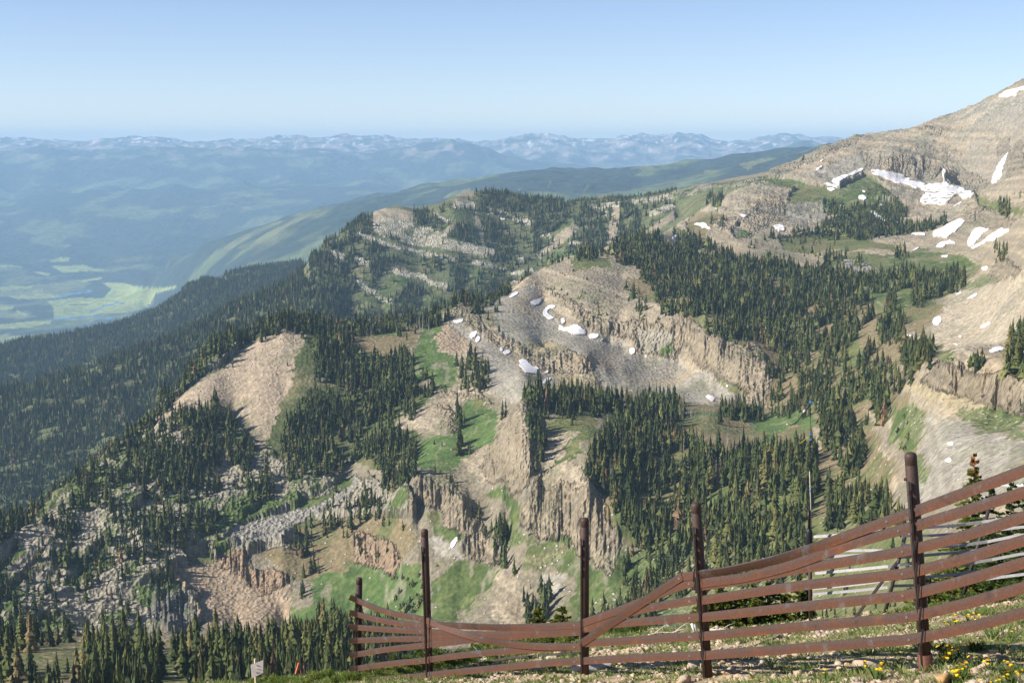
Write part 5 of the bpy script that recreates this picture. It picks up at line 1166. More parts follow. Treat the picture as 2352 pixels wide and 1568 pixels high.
def flower_proto():
    root = link(bpy.data.objects.new('yellow_flower', None))
    V = []; T = []
    for q, sc_ in ((0, 1.0), (.25, .7)):
        v, t = disc(.017 * sc_, 9, .3); v[:, 2] += .11 + q * .02; T.append(t + sum(len(x) for x in V)); V.append(v)
    h = link(bpy.data.objects.new('flower_head', mesh_np('flower_head', np.concatenate(V), np.concatenate(T), [M_YEL], None)), root)
    v, f = trunk_np(4, .0025, 1.0); v[:, :2] *= 1; v[:, 2] *= .112; s = link(bpy.data.objects.new('stem', mesh_np('stem', v, f, [M_STEM], True)), root)
    lv, lt = tuft(77, 7, .03, .6, .006); l = link(bpy.data.objects.new('leaves', mesh_np('leaves', lv, lt, [flat_mat('flower_leaves', (.08, .13, .03))], None)), root)
    return root, (h, s, l)
FP = flower_proto()
clumps = [(2168, 1492, 3), (2180, 1495, 5), (2196, 1488, 4), (2235, 1470, 4), (2246, 1474, 4), (2208, 1485, 3), (2176, 1510, 5), (2165, 1508, 3), (2198, 1543, 8), (2192, 1548, 6), (2215, 1534, 3), (2212, 1543, 3), (2281, 1440 + 4, 3), (2144, 1472, 3), (2208, 1523, 2), (2192, 1495, 3), (2175, 1500, 3),
          (2315, 1527, 3), (2317, 1552, 6), (2300, 1560, 3), (2260, 1565, 3), (2288, 1568, 2), (2104, 1496, 2), (2148, 1500, 1), (1988, 1520, 4), (1942, 1527, 2), (2016, 1536, 2), (2018, 1532, 2), (2018, 1536, 1), (2133, 1437, 1), (2207, 1434, 1), (2248, 1462, 2), (2226, 1415, 2), (2231, 1410, 3), (2242, 1412, 3), (2209, 1422, 4), (2200, 1420, 3), (2176, 1430, 3), (2170, 1436, 2), (2270, 1520, 4), (2335, 1545, 5), (2240, 1510, 3), (2300, 1480, 3), (2325, 1450, 3), (2160, 1470, 3), (1900, 1545, 3), (2060, 1510, 3)]
first = True
for cx_, cy_, n in clumps:
    for q in range(n):
        if first: ro = FP[0]; first = False
        else:
            ro = FP[0].copy(); COL.objects.link(ro)
            for c0 in FP[1]: c = c0.copy(); COL.objects.link(c); c.parent = ro
        p = on_ground(cx_ + random.gauss(0, 5), cy_ + 24 + random.gauss(0, 3)); sc_ = random.uniform(.8, 1.35); ro.location = p; ro.scale = (sc_,) * 3; ro.rotation_euler = (random.uniform(-.35, .35) + .25, random.uniform(-.35, .35), random.random() * 6)
        if cx_ < 2050: tag(ro, 'bright yellow daisy like flower on the slope left of the right fence post', 'flower', 'yellow flowers left of the right post')
        else: tag(ro, 'bright yellow daisy like flower in the clumps right of the right fence post', 'flower', 'yellow flowers right of the right post')
# ---- low shrubs on the brow
def shrub_np(seed, n=1500, leaf=.018):
    r = np.random.default_rng(seed); V = []; T = []
    nl = 9; lob = [(r.uniform(-.75, .75), r.uniform(-.6, .6), r.uniform(.15, .6), r.uniform(.28, .45)) for _ in range(nl)]
    for k in range(n):
        lx, ly, lz, lr = lob[r.integers(nl)]; d = r.normal(size=3); d /= np.linalg.norm(d); q = lr * r.uniform(.6, 1.05); p = np.array([lx, ly, lz]) + d * q * np.array([1, 1, .8])
        if p[2] < .02: continue
        u = r.normal(size=3); u /= np.linalg.norm(u); w = np.cross(u, r.normal(size=3)); w /= np.linalg.norm(w); s = leaf * 3 * r.uniform(.6, 1.4); m = len(V)
        V += [p - u * s, p + w * s * .5, p + u * s, p - w * s * .5]; T += [(m, m + 1, m + 2), (m, m + 2, m + 3)]
    return np.array(V, np.float32), np.array(T, np.int32)
def glow_through(nt, b, c):
    t = nt.nodes.new('ShaderNodeBsdfTranslucent'); x = nt.nodes.new('ShaderNodeMixShader'); x.inputs[0].default_value = .4; nt.links.new(c, t.inputs[0]); nt.links.new(b.outputs[0], x.inputs[1]); nt.links.new(t.outputs[0], x.inputs[2]); nt.links.new(x.outputs[0], nt.nodes['Material Output'].inputs['Surface'])
def obj_leaf(name, stops, scale=9.0):
    m, nt, b = new_mat(name); L = nt.links.new; tc = nd(nt, 'ShaderNodeNewGeometry'); n = nd(nt, 'ShaderNodeTexNoise', in_Scale=scale, in_Detail=4.0); L(tc.outputs['Position'], n.inputs['Vector'])
    r = ramp(nt, stops); L(n.outputs[0], r.inputs[0]); L(r.outputs[0], b.inputs['Base Color']); b.inputs['Roughness'].default_value = .65; glow_through(nt, b, r.outputs[0]); return m
M_SHRUB = obj_leaf('shrub_leaves', [(.3, (.10, .15, .03)), (.5, (.18, .24, .05)), (.7, (.32, .34, .08))]); M_DSHRUB = obj_leaf('dark_shrub_leaves', [(.3, (.05, .09, .025)), (.55, (.10, .15, .035)), (.75, (.18, .22, .05))])
SH = [mesh_np('shrub', *shrub_np(950 + k), [M_SHRUB], None) for k in range(4)]; SHD = [mesh_np('dark_shrub', *shrub_np(960 + k, 1700), [M_DSHRUB], None) for k in range(3)]
def shrub(px, py, wpx, hpx, dark, label, group, dY=0.0):
    p = on_ground(px, py); p.y += dY; p.z = float(gz(p.x, p.y)); k = p.y / F; o = link(bpy.data.objects.new('low_shrub', random.choice(SHD if dark else SH))); o.location = p - Vector((0, 0, .03)); o.scale = (wpx * k / 2.1, wpx * k / 2.4, hpx * k * 1.05); o.rotation_euler = (0, 0, random.random() * .8 - .4); tag(o, label, 'shrub', group)
for k in range(26):
    x = 600 + k * 14 + random.uniform(-6, 6); shrub(x, np.interp(x, CRX, CRY) + random.uniform(10, 34), random.uniform(44, 70), random.uniform(24, 38), False, 'low yellow green shrub on the brow left of and behind the two leftmost posts', 'low shrubs on the brow at the left')
for k in range(22):
    x = 925 + k * 19 + random.uniform(-6, 6); shrub(x, np.interp(x, CRX, CRY) + random.uniform(12, 34), random.uniform(56, 84), random.uniform(42, 60), k % 3 == 0, 'leafy green shrub behind the rails between the second and the middle post', 'shrubs behind the rails left of the middle post')
for k in range(7):
    x = 1365 + k * 17; shrub(x, np.interp(x, CRX, CRY) + random.uniform(2, 9), random.uniform(36, 50), random.uniform(28, 40), True, 'dark green shrub behind the crossing bent rails right of the middle post', 'shrubs right of the middle post')
for k in range(22):
    x = 2085 + k * 14; shrub(x, np.interp(x, CRX, CRY) + random.uniform(-2, 14), random.uniform(34, 56), random.uniform(16, 34) + max(0, x - 2180) * .12, x > 2190, 'dark green shrub under the grey rails right of the right post', 'shrubs under the grey rails')
for k in range(9):
    x = 1690 + k * 19; shrub(x, np.interp(x, CRX, CRY) + 4, random.uniform(20, 34), random.uniform(6, 12), False, 'tiny grassy shrub on the brow left of the mast foot', 'tiny shrubs left of the mast foot')
# ---- dwarf firs
def fir_np(seed, h, rad, layers=16, per=7, top=0.0, zmin=0.04, zmax=1.0):
    r = np.random.default_rng(seed); V = []; T = []; B = []
    for l in range(layers):
        for k in range(per):
            z = (zmin + (zmax - zmin) * (l + r.random() * 1.6 - .3) / layers); z = min(max(z, 0.02), .99)
            R = rad * (1 - z) ** .75 * r.uniform(.55, 1.2) + .03
            if r.random() < .15: continue
            a = 6.283 * (k + r.random()) / per; L_ = R * r.uniform(.6, 1.15); n = 7
            for s in range(1, n + 1):
                if r.random() < .12: continue
                f = s / n; p = np.array([math.cos(a) * L_ * f, math.sin(a) * L_ * f, h * z + L_ * (.25 * f - .28 * f * f)]); wd = L_ * .30 * (1 - f * .55)
                for sd in (-1, 1):
                    aa = a + sd * 1.0; q = p + np.array([math.cos(aa) * wd, math.sin(aa) * wd, r.uniform(-.02, .05)]); up = np.array([0, 0, .022]); m = len(V); V += [p - up, p + up, q + up * .8 + np.array([math.cos(a), math.sin(a), 0]) * .035, q - up * .4]; T += [(m, m + 1, m + 2), (m, m + 2, m + 3)]
                    mm_ = len(V); t2 = np.array([math.cos(a), math.sin(a), 0]) * .03; V += [p - t2, p + t2, q + t2, q - t2 * .3]; T += [(mm_, mm_ + 1, mm_ + 2), (mm_, mm_ + 2, mm_ + 3)]
    return np.array(V, np.float32), np.array(T, np.int32)
M_FIRN = obj_leaf('dwarf_fir_needles', [(.3, (.10, .14, .03)), (.5, (.18, .22, .045)), (.7, (.34, .31, .06))], 5.0); M_FIRD = obj_leaf('dwarf_fir_dark_needles', [(.3, (.05, .09, .03)), (.55, (.10, .15, .035)), (.75, (.20, .23, .05))], 5.0)
M_REDN = obj_leaf('dead_red_needles', [(.3, (.36, .14, .04)), (.6, (.52, .25, .07))], 6.0)
def dwarf_fir(px, ytop, ybase, Y, rad, seed, label, dark=False, red=False, group=None):
    b = at(px, ybase, Y); h = at(px, ytop, Y).z - b.z
    root = link(bpy.data.objects.new('dwarf_fir', None)); root.location = b; root.rotation_euler = (0, 0, seed)
    V, T = fir_np(seed, h, rad, max(8, int(h * 7)), 9, zmax=.90 if red else .99); link(bpy.data.objects.new('crown', mesh_np('crown', V, T, [M_FIRD if dark else M_FIRN], None)), root)
    if red:
        V, T = fir_np(seed + 50, h, rad * .5, 7, 4, zmin=.84, zmax=.99); link(bpy.data.objects.new('dead_top', mesh_np('dead_top', V, T, [M_REDN], None)), root)['label'] = 'rust red dead tip'
    v, f = trunk_np(6, .035, 1.0); v[:, 2] *= h; link(bpy.data.objects.new('trunk', mesh_np('trunk', v, f, [M_BARK], True)), root); tag(root, label, 'dwarf fir', group)
dwarf_fir(2222, 1042, 1420, 27, .62, 31, 'yellow green dwarf fir with a rust red dead tip behind the right fence', red=True)
dwarf_fir(2258, 1108, 1420, 26.5, .6, 32, 'green dwarf fir leaning against the red tipped fir', True)
dwarf_fir(2310, 1110, 1420, 27.5, .55, 33, 'narrow dark dwarf fir half hidden by the top rails at the right', True)
dwarf_fir(2350, 1105, 1410, 26, .7, 34, 'dense dark dwarf fir cut by the right picture edge', True)
dwarf_fir(2190, 1235, 1420, 26, .7, 35, 'low spreading dwarf fir at the foot of the red tipped fir')
dwarf_fir(2290, 1230, 1400, 24.5, .9, 36, 'wide bushy dwarf fir behind the grey rails near the right edge', True)
dwarf_fir(2345, 1220, 1390, 24, .8, 37, 'squat dark dwarf fir low behind the grey rails at the right edge', True)
dwarf_fir(2130, 1330, 1402, 23.0, .45, 42, 'small dwarf fir directly right of the right post under the grey rails')
for k, (x, yt, w) in enumerate(((1618, 1372, .5), (1655, 1350, .5), (1690, 1362, .5), (1728, 1345, .55), (1762, 1338, .5), (1800, 1362, .45), (1832, 1330, .35), (1848, 1352, .4))):
    dwarf_fir(x, yt, 1447, 27.5, w, 60 + k, 'bushy yellow green dwarf fir in the row left of the mast foot', group='dwarf firs left of the mast', dark=k in (4, 7))
dwarf_fir(1236, 1396, 1470, 29, .3, 71, 'left one of two small fir tips above the rails left of the middle post'); dwarf_fir(1290, 1394, 1470, 29, .42, 72, 'right one of two small fir tips above the rails left of the middle post')
# ------------------------------------------------------------------ steel fence, grey fence, mast and small things
import bmesh
def bm_obj(name, bm, mat, parent=None, smooth=False):
    me = bpy.data.meshes.new(name); bm.to_mesh(me); bm.free(); me.materials.append(mat)
    if smooth:
        me.polygons.foreach_set('use_smooth', [True] * len(me.polygons))
    return link(bpy.data.objects.new(name, me), parent)
def tube(bm, pts, rad, sides=12, caps=True):
    pts = [Vector(p) for p in pts]; rads = rad if isinstance(rad, (list, tuple)) else [rad] * len(pts); rings = []
    for i, p in enumerate(pts):
        d = (pts[min(i + 1, len(pts) - 1)] - pts[max(i - 1, 0)]).normalized(); u = d.cross(Vector((0, 1, 0)) if abs(d.y) < .9 else Vector((1, 0, 0))).normalized(); v = d.cross(u)
        rings.append([bm.verts.new(p + (u * math.cos(6.28318 * k / sides) + v * math.sin(6.28318 * k / sides)) * rads[i]) for k in range(sides)])
    for r0, r1 in zip(rings[:-1], rings[1:]):
        for k in range(sides): bm.faces.new((r0[k], r0[(k + 1) % sides], r1[(k + 1) % sides], r1[k]))
    if caps:
        bm.faces.new(rings[0][::-1]); bm.faces.new(rings[-1])
    bmesh.ops.recalc_face_normals(bm, faces=bm.faces[:])
def box(bm, c, sx, sy, sz, ax=None):
    M = Matrix.Translation(c)
    if ax is not None: M = M @ ax.to_4x4()
    bmesh.ops.create_cube(bm, size=1, matrix=M @ Matrix.Diagonal((sx, sy, sz, 1)))
def rust(name, base, dark, blue, hi, scale=3.0):
    m, nt, b = new_mat(name); L = nt.links.new; tc = nd(nt, 'ShaderNodeNewGeometry')
    n = nd(nt, 'ShaderNodeTexNoise', in_Scale=scale, in_Detail=7.0, in_Roughness=.7, in_Distortion=.6); L(tc.outputs['Position'], n.inputs['Vector'])
    r = ramp(nt, [(.25, dark), (.42, base), (.58, base), (.75, hi)]); L(n.outputs[0], r.inputs[0])
    n2 = nd(nt, 'ShaderNodeTexNoise', in_Scale=scale * 1.7, in_Detail=4.0, in_Roughness=.6); L(tc.outputs['Position'], n2.inputs['Vector'])
    r2 = ramp(nt, [(.60, g3(0)), (.70, g3(.7))]); L(n2.outputs[0], r2.inputs[0]); c = mulc(nt, r.outputs[0], blue, r2.outputs[0], 'MIX')
    n3 = nd(nt, 'ShaderNodeTexNoise', in_Scale=60.0, in_Detail=3.0); L(tc.outputs['Position'], n3.inputs['Vector']); r3 = ramp(nt, [(.3, g3(.75)), (.7, g3(1.2))]); L(n3.outputs[0], r3.inputs[0])
    L(mulc(nt, c, r3.outputs[0]), b.inputs['Base Color']); b.inputs['Roughness'].default_value = .62; b.inputs['Metallic'].default_value = .25; b.inputs['Specular IOR Level'].default_value = .4
    bp = nd(nt, 'ShaderNodeBump', in_Strength=.3, in_Distance=.004); L(n3.outputs[0], bp.inputs['Height']); L(bp.outputs[0], b.inputs['Normal']); return m
M_RAIL = rust('rusted_rail', (.112, .056, .037), (.055, .038, .031), (.135, .122, .12), (.19, .078, .034))
def rail_shade_tint():  # curvature shading put into the colour: blue-grey upper edge, brighter orange lower edge
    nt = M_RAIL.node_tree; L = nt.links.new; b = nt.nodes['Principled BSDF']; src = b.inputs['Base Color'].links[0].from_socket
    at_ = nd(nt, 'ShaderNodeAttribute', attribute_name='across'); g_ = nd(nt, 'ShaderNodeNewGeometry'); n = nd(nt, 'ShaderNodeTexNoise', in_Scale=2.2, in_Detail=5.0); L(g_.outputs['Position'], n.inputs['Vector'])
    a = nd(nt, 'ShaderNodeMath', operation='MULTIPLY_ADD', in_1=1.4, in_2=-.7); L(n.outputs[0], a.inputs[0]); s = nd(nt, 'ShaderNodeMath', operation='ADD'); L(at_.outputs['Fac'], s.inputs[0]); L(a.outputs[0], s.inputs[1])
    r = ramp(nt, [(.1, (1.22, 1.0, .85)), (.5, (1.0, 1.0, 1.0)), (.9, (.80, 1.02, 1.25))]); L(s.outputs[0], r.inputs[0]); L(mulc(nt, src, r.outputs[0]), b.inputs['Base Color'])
rail_shade_tint()
M_POST = rust('rusted_pipe', (.075, .045, .035), (.035, .03, .028), (.06, .06, .058), (.16, .065, .04), 5.0)
M_STRAP = flat_mat('dark_steel_strap', (.055, .05, .048), .5, .3, 9.0)
M_BOLT = flat_mat('galvanised_bolt', (.55, .56, .56), .3, .1); M_BOLT.node_tree.nodes['Principled BSDF'].inputs['Metallic'].default_value = .8
fence = link(bpy.data.objects.new('steel_fence', None)); fence.location = at(1343, 1600, 17.3)
tag(fence, 'rusty steel snow fence with bent rails on five dark pipe posts in the foreground', 'fence')
inv = Matrix.Translation(-fence.location)
POSTS = [((825, 1325), (822, 1610), 23.0), ((975, 1214), (990, 1640), 20.8), ((1343, 1188), (1343, 1610), 17.3), ((1598, 1153), (1628, 1590), 15.0), ((2091, 1038), (2129, 1570), 12.5), ((2640, 900), (2690, 1640), 10.4)]
def post_at(k, py):
    (x0, y0), (x1, y1), Y = POSTS[k]; f = (py - y0) / (y1 - y0); return at(x0 + (x1 - x0) * f, py, Y)
def child(name, bm, mat, smooth=False):
    bmesh.ops.transform(bm, matrix=inv, verts=bm.verts); return bm_obj(name, bm, mat, fence, smooth)
for k, (t, b_, Y) in enumerate(POSTS):
    top, bot = at(*t, Y), at(*b_, Y); ax = (bot - top).normalized(); bm = bmesh.new(); R = .055
    g = float(gz(bot.x, bot.y)); 
    if bot.z > g - .2: bot = bot + ax * ((bot.z - g + .25) / abs(ax.z))
    cap = [(top + ax * .0, .018), (top + ax * .006, .035), (top + ax * .018, .050), (top + ax * .038, R), (top + ax * .11, R), (top + ax * .112, R * .975), (top + ax * .118, R * .975), (top + ax * .12, R), (bot, R)]
    tube(bm, [p for p, r in cap], [r for p, r in cap], 28); child('post', bm, M_POST, True)
    # weld studs and the flat bar up its left edge
    bm = bmesh.new(); zax = -ax; yax = Vector((0, 1, 0)); xax = yax.cross(zax).normalized(); rot = Matrix((xax, yax, zax)).transposed()
    L_ = (bot - top).length; side = Vector((-.045, -.048, 0)); box(bm, top + ax * (L_ * .5 + .16) + side, .022, .014, L_ - .36, rot); child('side_bar', bm, M_POST)
    if k < 5:
        for q in range(4 if k > 1 else 2):
            bm = bmesh.new(); box(bm, top + ax * (.30 + q * .13) + Vector((-.047, -.062, 0)), .018, .016, .085, rot); child('strap_clip', bm, M_STRAP)
    if k == 4:
        bm = bmesh.new(); c = post_at(4, 1500); tube(bm, [c, bot], .066, 28); child('sleeve', bm, M_RAIL, True)
    if k in (3, 4):
        bm = bmesh.new(); c = top + ax * .25 + Vector((-.062, 0, 0)); tube(bm, [c + Vector((.01, 0, 0)), c + Vector((-.012, 0, 0))], .014, 10); child('plug', bm, M_RAIL)
PX_ = [p[0][0] + .6 * (p[1][0] - p[0][0]) for p in POSTS]; PYD = [p[2] for p in POSTS]
def rail_Y(px): return float(1 / np.interp(px, PX_, [1 / d for d in PYD]))
def rail(pts, off=.075, tw=None, width=.092, bolts=(), straps=()):
    """a flat steel channel through traced points; tw = lean of its face (radians) at each point"""
    pts = sorted(pts); xs = np.array([p[0] for p in pts], float); ys = np.array([p[1] for p in pts], float); tws = np.array(tw if tw is not None else [0] * len(pts), float)
    n = max(2, int((xs[-1] - xs[0]) / 14)); X = np.linspace(xs[0], xs[-1], n + 1)
    def sm(v): 
        r = np.interp(X, xs, v)
        for _ in range(4): r[1:-1] = .25 * r[:-2] + .5 * r[1:-1] + .25 * r[2:]
        return r
    Yp = sm(ys); TW = sm(tws); bm = bmesh.new(); rings = []; lay = bm.verts.layers.float.new('across')
    C = [at(x, y, rail_Y(x) - off) for x, y in zip(X, Yp)]
    for i, p in enumerate(C):
        d = (C[min(i + 1, n)] - C[max(i - 1, 0)]).normalized(); up = Vector((0, 0, 1)); up = (up - d * up.dot(d)).normalized(); nr = d.cross(up).normalized()
        if nr.y > 0: nr = -nr
        q = Matrix.Rotation(TW[i], 3, d); up = q @ up; nr = q @ nr; w = width / 2; th = .005; lip = .022
        prof_ = [(w, -.001), (w, -lip), (w - .004, -lip), (w - .004, -th - .001), (-w + .004, -th - .004), (-w + .004, -lip), (-w, -lip), (-w, 0), (-w * .1, .0022), (w * .3, .0022)]
        rings.append([bm.verts.new(p + up * a_ + nr * b_) for a_, b_ in prof_])
        for v_, (a_, b_) in zip(rings[-1], prof_): v_[lay] = .5 + .5 * a_ / w
    m_ = 10
    for r0, r1 in zip(rings[:-1], rings[1:]):
        for k in range(m_): bm.faces.new((r0[k], r0[(k + 1) % m_], r1[(k + 1) % m_], r1[k]))
    bm.faces.new(rings[0]); bm.faces.new(rings[-1][::-1]); bmesh.ops.recalc_face_normals(bm, faces=bm.faces[:])
    o = child('rail', bm, M_RAIL)
    for bx in bolts:
        c = at(bx, float(np.interp(bx, X, Yp)), rail_Y(bx) - off - .006); bm = bmesh.new(); tube(bm, [c, c + Vector((-.002, -.012, 0))], .0125, 6); child('bolt', bm, M_BOLT)
# bay 1
A1 = [1376, 1407, 1440, 1472, 1506, 1538, 1568]; A2 = [1423, 1437, 1449, 1464, 1479, 1514, 1550]
for k, (y0, y1) in enumerate(zip(A1, A2)):
    rail([(803, y0 - (5 if k == 0 else 1)), (880, y0 + (y1 - y0) * .55 + (3 if k < 2 else 0)), (984, y1 + 1)], .083 + .004 * (k % 3), bolts=(965,))
# bay 2
B = [[(972, 1421), (983, 1425), (1020, 1440), (1064, 1456), (1108, 1470), (1139, 1475), (1174, 1479), (1218, 1483), (1262, 1485), (1334, 1484)], [(976, 1433), (1042, 1436), (1108, 1440), (1152, 1441), (1196, 1441), (1262, 1438), (1336, 1434)],
     [(976, 1450), (1064, 1456), (1130, 1457), (1196, 1455), (1262, 1449), (1336, 1444)], [(976, 1464), (1064, 1462), (1130, 1459), (1196, 1458), (1336, 1450)], [(976, 1480), (1064, 1471), (1130, 1463), (1200, 1460)],
     [(976, 1515), (1064, 1503), (1130, 1497), (1174, 1494), (1240, 1489), (1336, 1484)], [(976, 1550), (1064, 1541), (1174, 1530), (1262, 1521), (1336, 1517)]]
for k, pl in enumerate(B):
    rail(pl, (.115, .095, .082, .078, .074, .078, .08)[k], [0, -.3, -.5, -.3, .2, .3, .1, 0, 0, 0] if k == 0 else ([0, .2, .35, .3, .1, 0, 0] if k == 1 else None), bolts=(1319,) if k in (0, 1, 6) else ())
# bay 3
Cc = [[(1330, 1480), (1377, 1449), (1434, 1411), (1492, 1372), (1550, 1332), (1566, 1323)], [(1330, 1433), (1377, 1416), (1434, 1396), (1492, 1373), (1549, 1349), (1586, 1337), (1612, 1334)],
      [(1334, 1443), (1377, 1428), (1434, 1409), (1492, 1394), (1600, 1377)], [(1334, 1444), (1366, 1440), (1417, 1431), (1469, 1427), (1520, 1423), (1604, 1416)], [(1334, 1477), (1406, 1473), (1492, 1467), (1606, 1460)], [(1334, 1517), (1463, 1510), (1610, 1504)], [(1560, 1325), (1606, 1319)]]
for k, pl in enumerate(Cc):
    rail(pl, (.125, .10, .082, .078, .08, .08, .11)[k], [.2, .35, .3, .2, .1, 0] if k == 0 else None, bolts=(1583,) if k in (2, 3, 4, 5) else ((1559,) if k == 0 else ((1582,) if k == 1 else ())))
# bay 4 and on to the right
Dd = [[(1600, 1320), (1657, 1314), (1749, 1295), (1822, 1275), (1895, 1249), (1968, 1221), (2041, 1195), (2100, 1174), (2224, 1128), (2352, 1080), (2660, 960)], [(1602, 1340), (1712, 1326), (1822, 1297), (1931, 1256), (2004, 1234), (2103, 1207), (2224, 1170), (2352, 1130), (2660, 1040)],
      [(1604, 1346), (1712, 1331), (1822, 1308), (1950, 1288), (2085, 1264), (2224, 1228), (2352, 1186), (2660, 1100)], [(1604, 1379), (1822, 1346), (2085, 1316), (2224, 1280), (2352, 1240), (2660, 1160)], [(1604, 1418), (1822, 1394), (2085, 1367), (2224, 1330), (2352, 1291), (2660, 1220)],
      [(1608, 1461), (1822, 1440), (2088, 1417), (2224, 1384), (2352, 1348), (2660, 1280)], [(1612, 1505), (1822, 1489), (2092, 1468), (2224, 1440), (2352, 1406), (2660, 1350)]]
for k, pl in enumerate(Dd):
    rail(pl, (.11, .095, .082, .08, .08, .08, .08)[k], [.5, .75, .7, .5, .2, 0, 0, 0, 0, 0, 0] if k == 0 else None, bolts=((2036,), (2063,), (2072,), (2072,), (2073,), (2082,), (2087,))[k], width=.096)
    x = 2103; y = float(np.interp(x, [p[0] for p in pl], [p[1] for p in pl]))
    for kk, xx in ((4, 2093 + .085 * (y - 1173)), (3, 1603 + .07 * (y - 1300))):
        yy = float(np.interp(xx, [p[0] for p in pl], [p[1] for p in pl]))
        c = at(xx, yy, rail_Y(xx) - .12); bm = bmesh.new(); box(bm, c, .02, .008, .15, Matrix.Rotation(.07, 3, 'Y')); child('strap', bm, M_STRAP)
for kk, xx, ys_ in ((0, 819, A1), (1, 987, [1423, 1440, 1455, 1478, 1513, 1549]), (2, 1336, [1437, 1483, 1517])):
    for yy in ys_:
        c = at(xx, yy, rail_Y(xx) - .13); bm = bmesh.new(); box(bm, c, .014, .008, .17); child('strap', bm, M_STRAP)
# ---- grey fence behind
M_GREY = rust('weathered_grey_slat', (.30, .285, .275), (.20, .185, .18), (.36, .355, .36), (.35, .28, .24), 4.0); M_DARKP = rust('dark_leaning_pipe', (.06, .05, .047), (.035, .033, .032), (.08, .08, .08), (.11, .06, .045), 5.0)
gf = link(bpy.data.objects.new('grey_fence', None)); gf.location = on_ground(2030, 1412); tag(gf, 'weathered fence of thin grey slats on leaning dark pipes behind the steel fence', 'fence')
invg = Matrix.Translation(-gf.location)
def gchild(name, bm, mat, smooth=False): bmesh.ops.transform(bm, matrix=invg, verts=bm.verts); return bm_obj(name, bm, mat, gf, smooth)
gY = lambda x: float(np.interp(x, [1862, 2050, 2240, 2760], [20.6, 19.9, 20.3, 19.0]))
for (x0, y0), (x1, y1) in (((2083, 1215), (2030, 1412)), ((2274, 1160), (2208, 1378)), ((2480, 1110), (2420, 1360))):
    bm = bmesh.new(); Yb = gY((x0 + x1) / 2) + .06; tube(bm, [at(x0, y0, Yb), at(x1, y1 + 4, Yb - .15)], .027, 14); gchild('leaning_post', bm, M_DARKP, True)
for (x0, y0), (x1, y1) in (((2072, 1275), (1963, 1419)), ((2005, 1395 - 60), (2000, 1335))):
    if x0 == 2072: bm = bmesh.new(); a_, b_ = at(x0, y0, 20.0), at(x1, y1, 19.3); tube(bm, [a_, b_], .024, 4); gchild('brace', bm, M_DARKP)
SL = [[(1869, 1232), (1950, 1226), (2040, 1217)], [(1925, 1264), (1980, 1263), (2036, 1264), (2090, 1266)], [(1869, 1281), (1930, 1276), (2000, 1272)], [(1872, 1316), (1960, 1308), (2058, 1298), (2095, 1293)], [(1867, 1351), (1960, 1342), (2050, 1330), (2100, 1325)], [(1867, 1364), (1950, 1357), (2038, 1348)], [(1867, 1380), (1950, 1372), (2046, 1361), (2100, 1357)],
      [(2072, 1230), (2150, 1229), (2240, 1222), (2352, 1209), (2600, 1190)], [(2110, 1212), (2200, 1206), (2290, 1193), (2400, 1180)], [(2070, 1279), (2160, 1272), (2250, 1262), (2352, 1242), (2600, 1215)], [(2068, 1250), (2160, 1258), (2250, 1247), (2352, 1226), (2600, 1200)],
      [(2085, 1303), (2180, 1301), (2260, 1288), (2352, 1270), (2600, 1240)], [(2045, 1324), (2130, 1326), (2230, 1314), (2352, 1291), (2600, 1262)], [(2045, 1345), (2130, 1343), (2215, 1334), (2280, 1328), (2352, 1317), (2600, 1290)]]
for k, pl in enumerate(SL):
    xs, ys = [p[0] for p in pl], [p[1] for p in pl]; X = np.linspace(xs[0], xs[-1], 9); bm = bmesh.new(); rg_ = []
    for x in X:
        c = at(x, float(np.interp(x, xs, ys)), gY(x) - .05); rg_.append([bm.verts.new(c + Vector((0, dy, dz))) for dy, dz in ((-.016, -.017), (.004 - .004 * (k % 3), .018), (.014, .018), (.006, -.017))])
    for r0, r1 in zip(rg_[:-1], rg_[1:]):
        for q in range(4): bm.faces.new((r0[q], r0[(q + 1) % 4], r1[(q + 1) % 4], r1[q]))
    bm.faces.new(rg_[0]); bm.faces.new(rg_[-1][::-1]); bmesh.ops.recalc_face_normals(bm, faces=bm.faces[:]); gchild('slat', bm, M_GREY)
# ---- mast with streamer
M_BLACK = flat_mat('black_tape', (.02, .02, .022), .35, .2, 20); M_STICK = flat_mat('pale_stick', (.45, .38, .29), .7, .15, 20); M_BLUE = flat_mat('blue_tape', (.02, .22, .75), .4, .1); M_YC = flat_mat('yellow_cord', (.45, .36, .06), .7, .1); M_WT = flat_mat('white_tape', (.7, .68, .64), .6, .1)
mast = link(bpy.data.objects.new('mast', None)); mast.location = on_ground(1862, 1427); tag(mast, 'slim dark mast with black taped joint, thin stick and wind streamer', 'mast'); invm = Matrix.Translation(-mast.location)
def mchild(name, bm, mat, parent=None): 
    bmesh.ops.transform(bm, matrix=invm, verts=bm.verts); return bm_obj(name, bm, mat, parent or mast, True)
MY_ = mast.location.y
def mt(name, pts, r, mat, sides=10, Yo=0.0, parent=None):
    bm = bmesh.new(); tube(bm, [at(x, y, MY_ + Yo) for x, y in pts], r, sides); return mchild(name, bm, mat, parent)
mt('pole', [(1862, 1432), (1860, 1262)], .029, M_POST, 16)
mt('tape_wrap', [(1856, 1292), (1856, 1280), (1857, 1258), (1858, 1240), (1859, 1220), (1859, 1212)], [.03, .045, .052, .056, .048, .025], M_BLACK, 12)
mt('upper_tube', [(1858.5, 1216), (1857.5, 1170)], .018, M_BLACK)
mt('stick', [(1863.5, 1212), (1862, 1150), (1859.5, 1082)], .0085, M_STICK, 8)
wh = mt('whip', [(1861, 1215), (1861.5, 1060), (1861.3, 925)], .0045, M_BLACK, 6, .02)
for y0, y1 in ((920, 928), (995, 999), (1008, 1012), (1124, 1128), (1208, 1211)): mt('blue_band', [(1861.4, y0), (1861.4, y1)], .011, M_BLUE, 8, 0, wh)
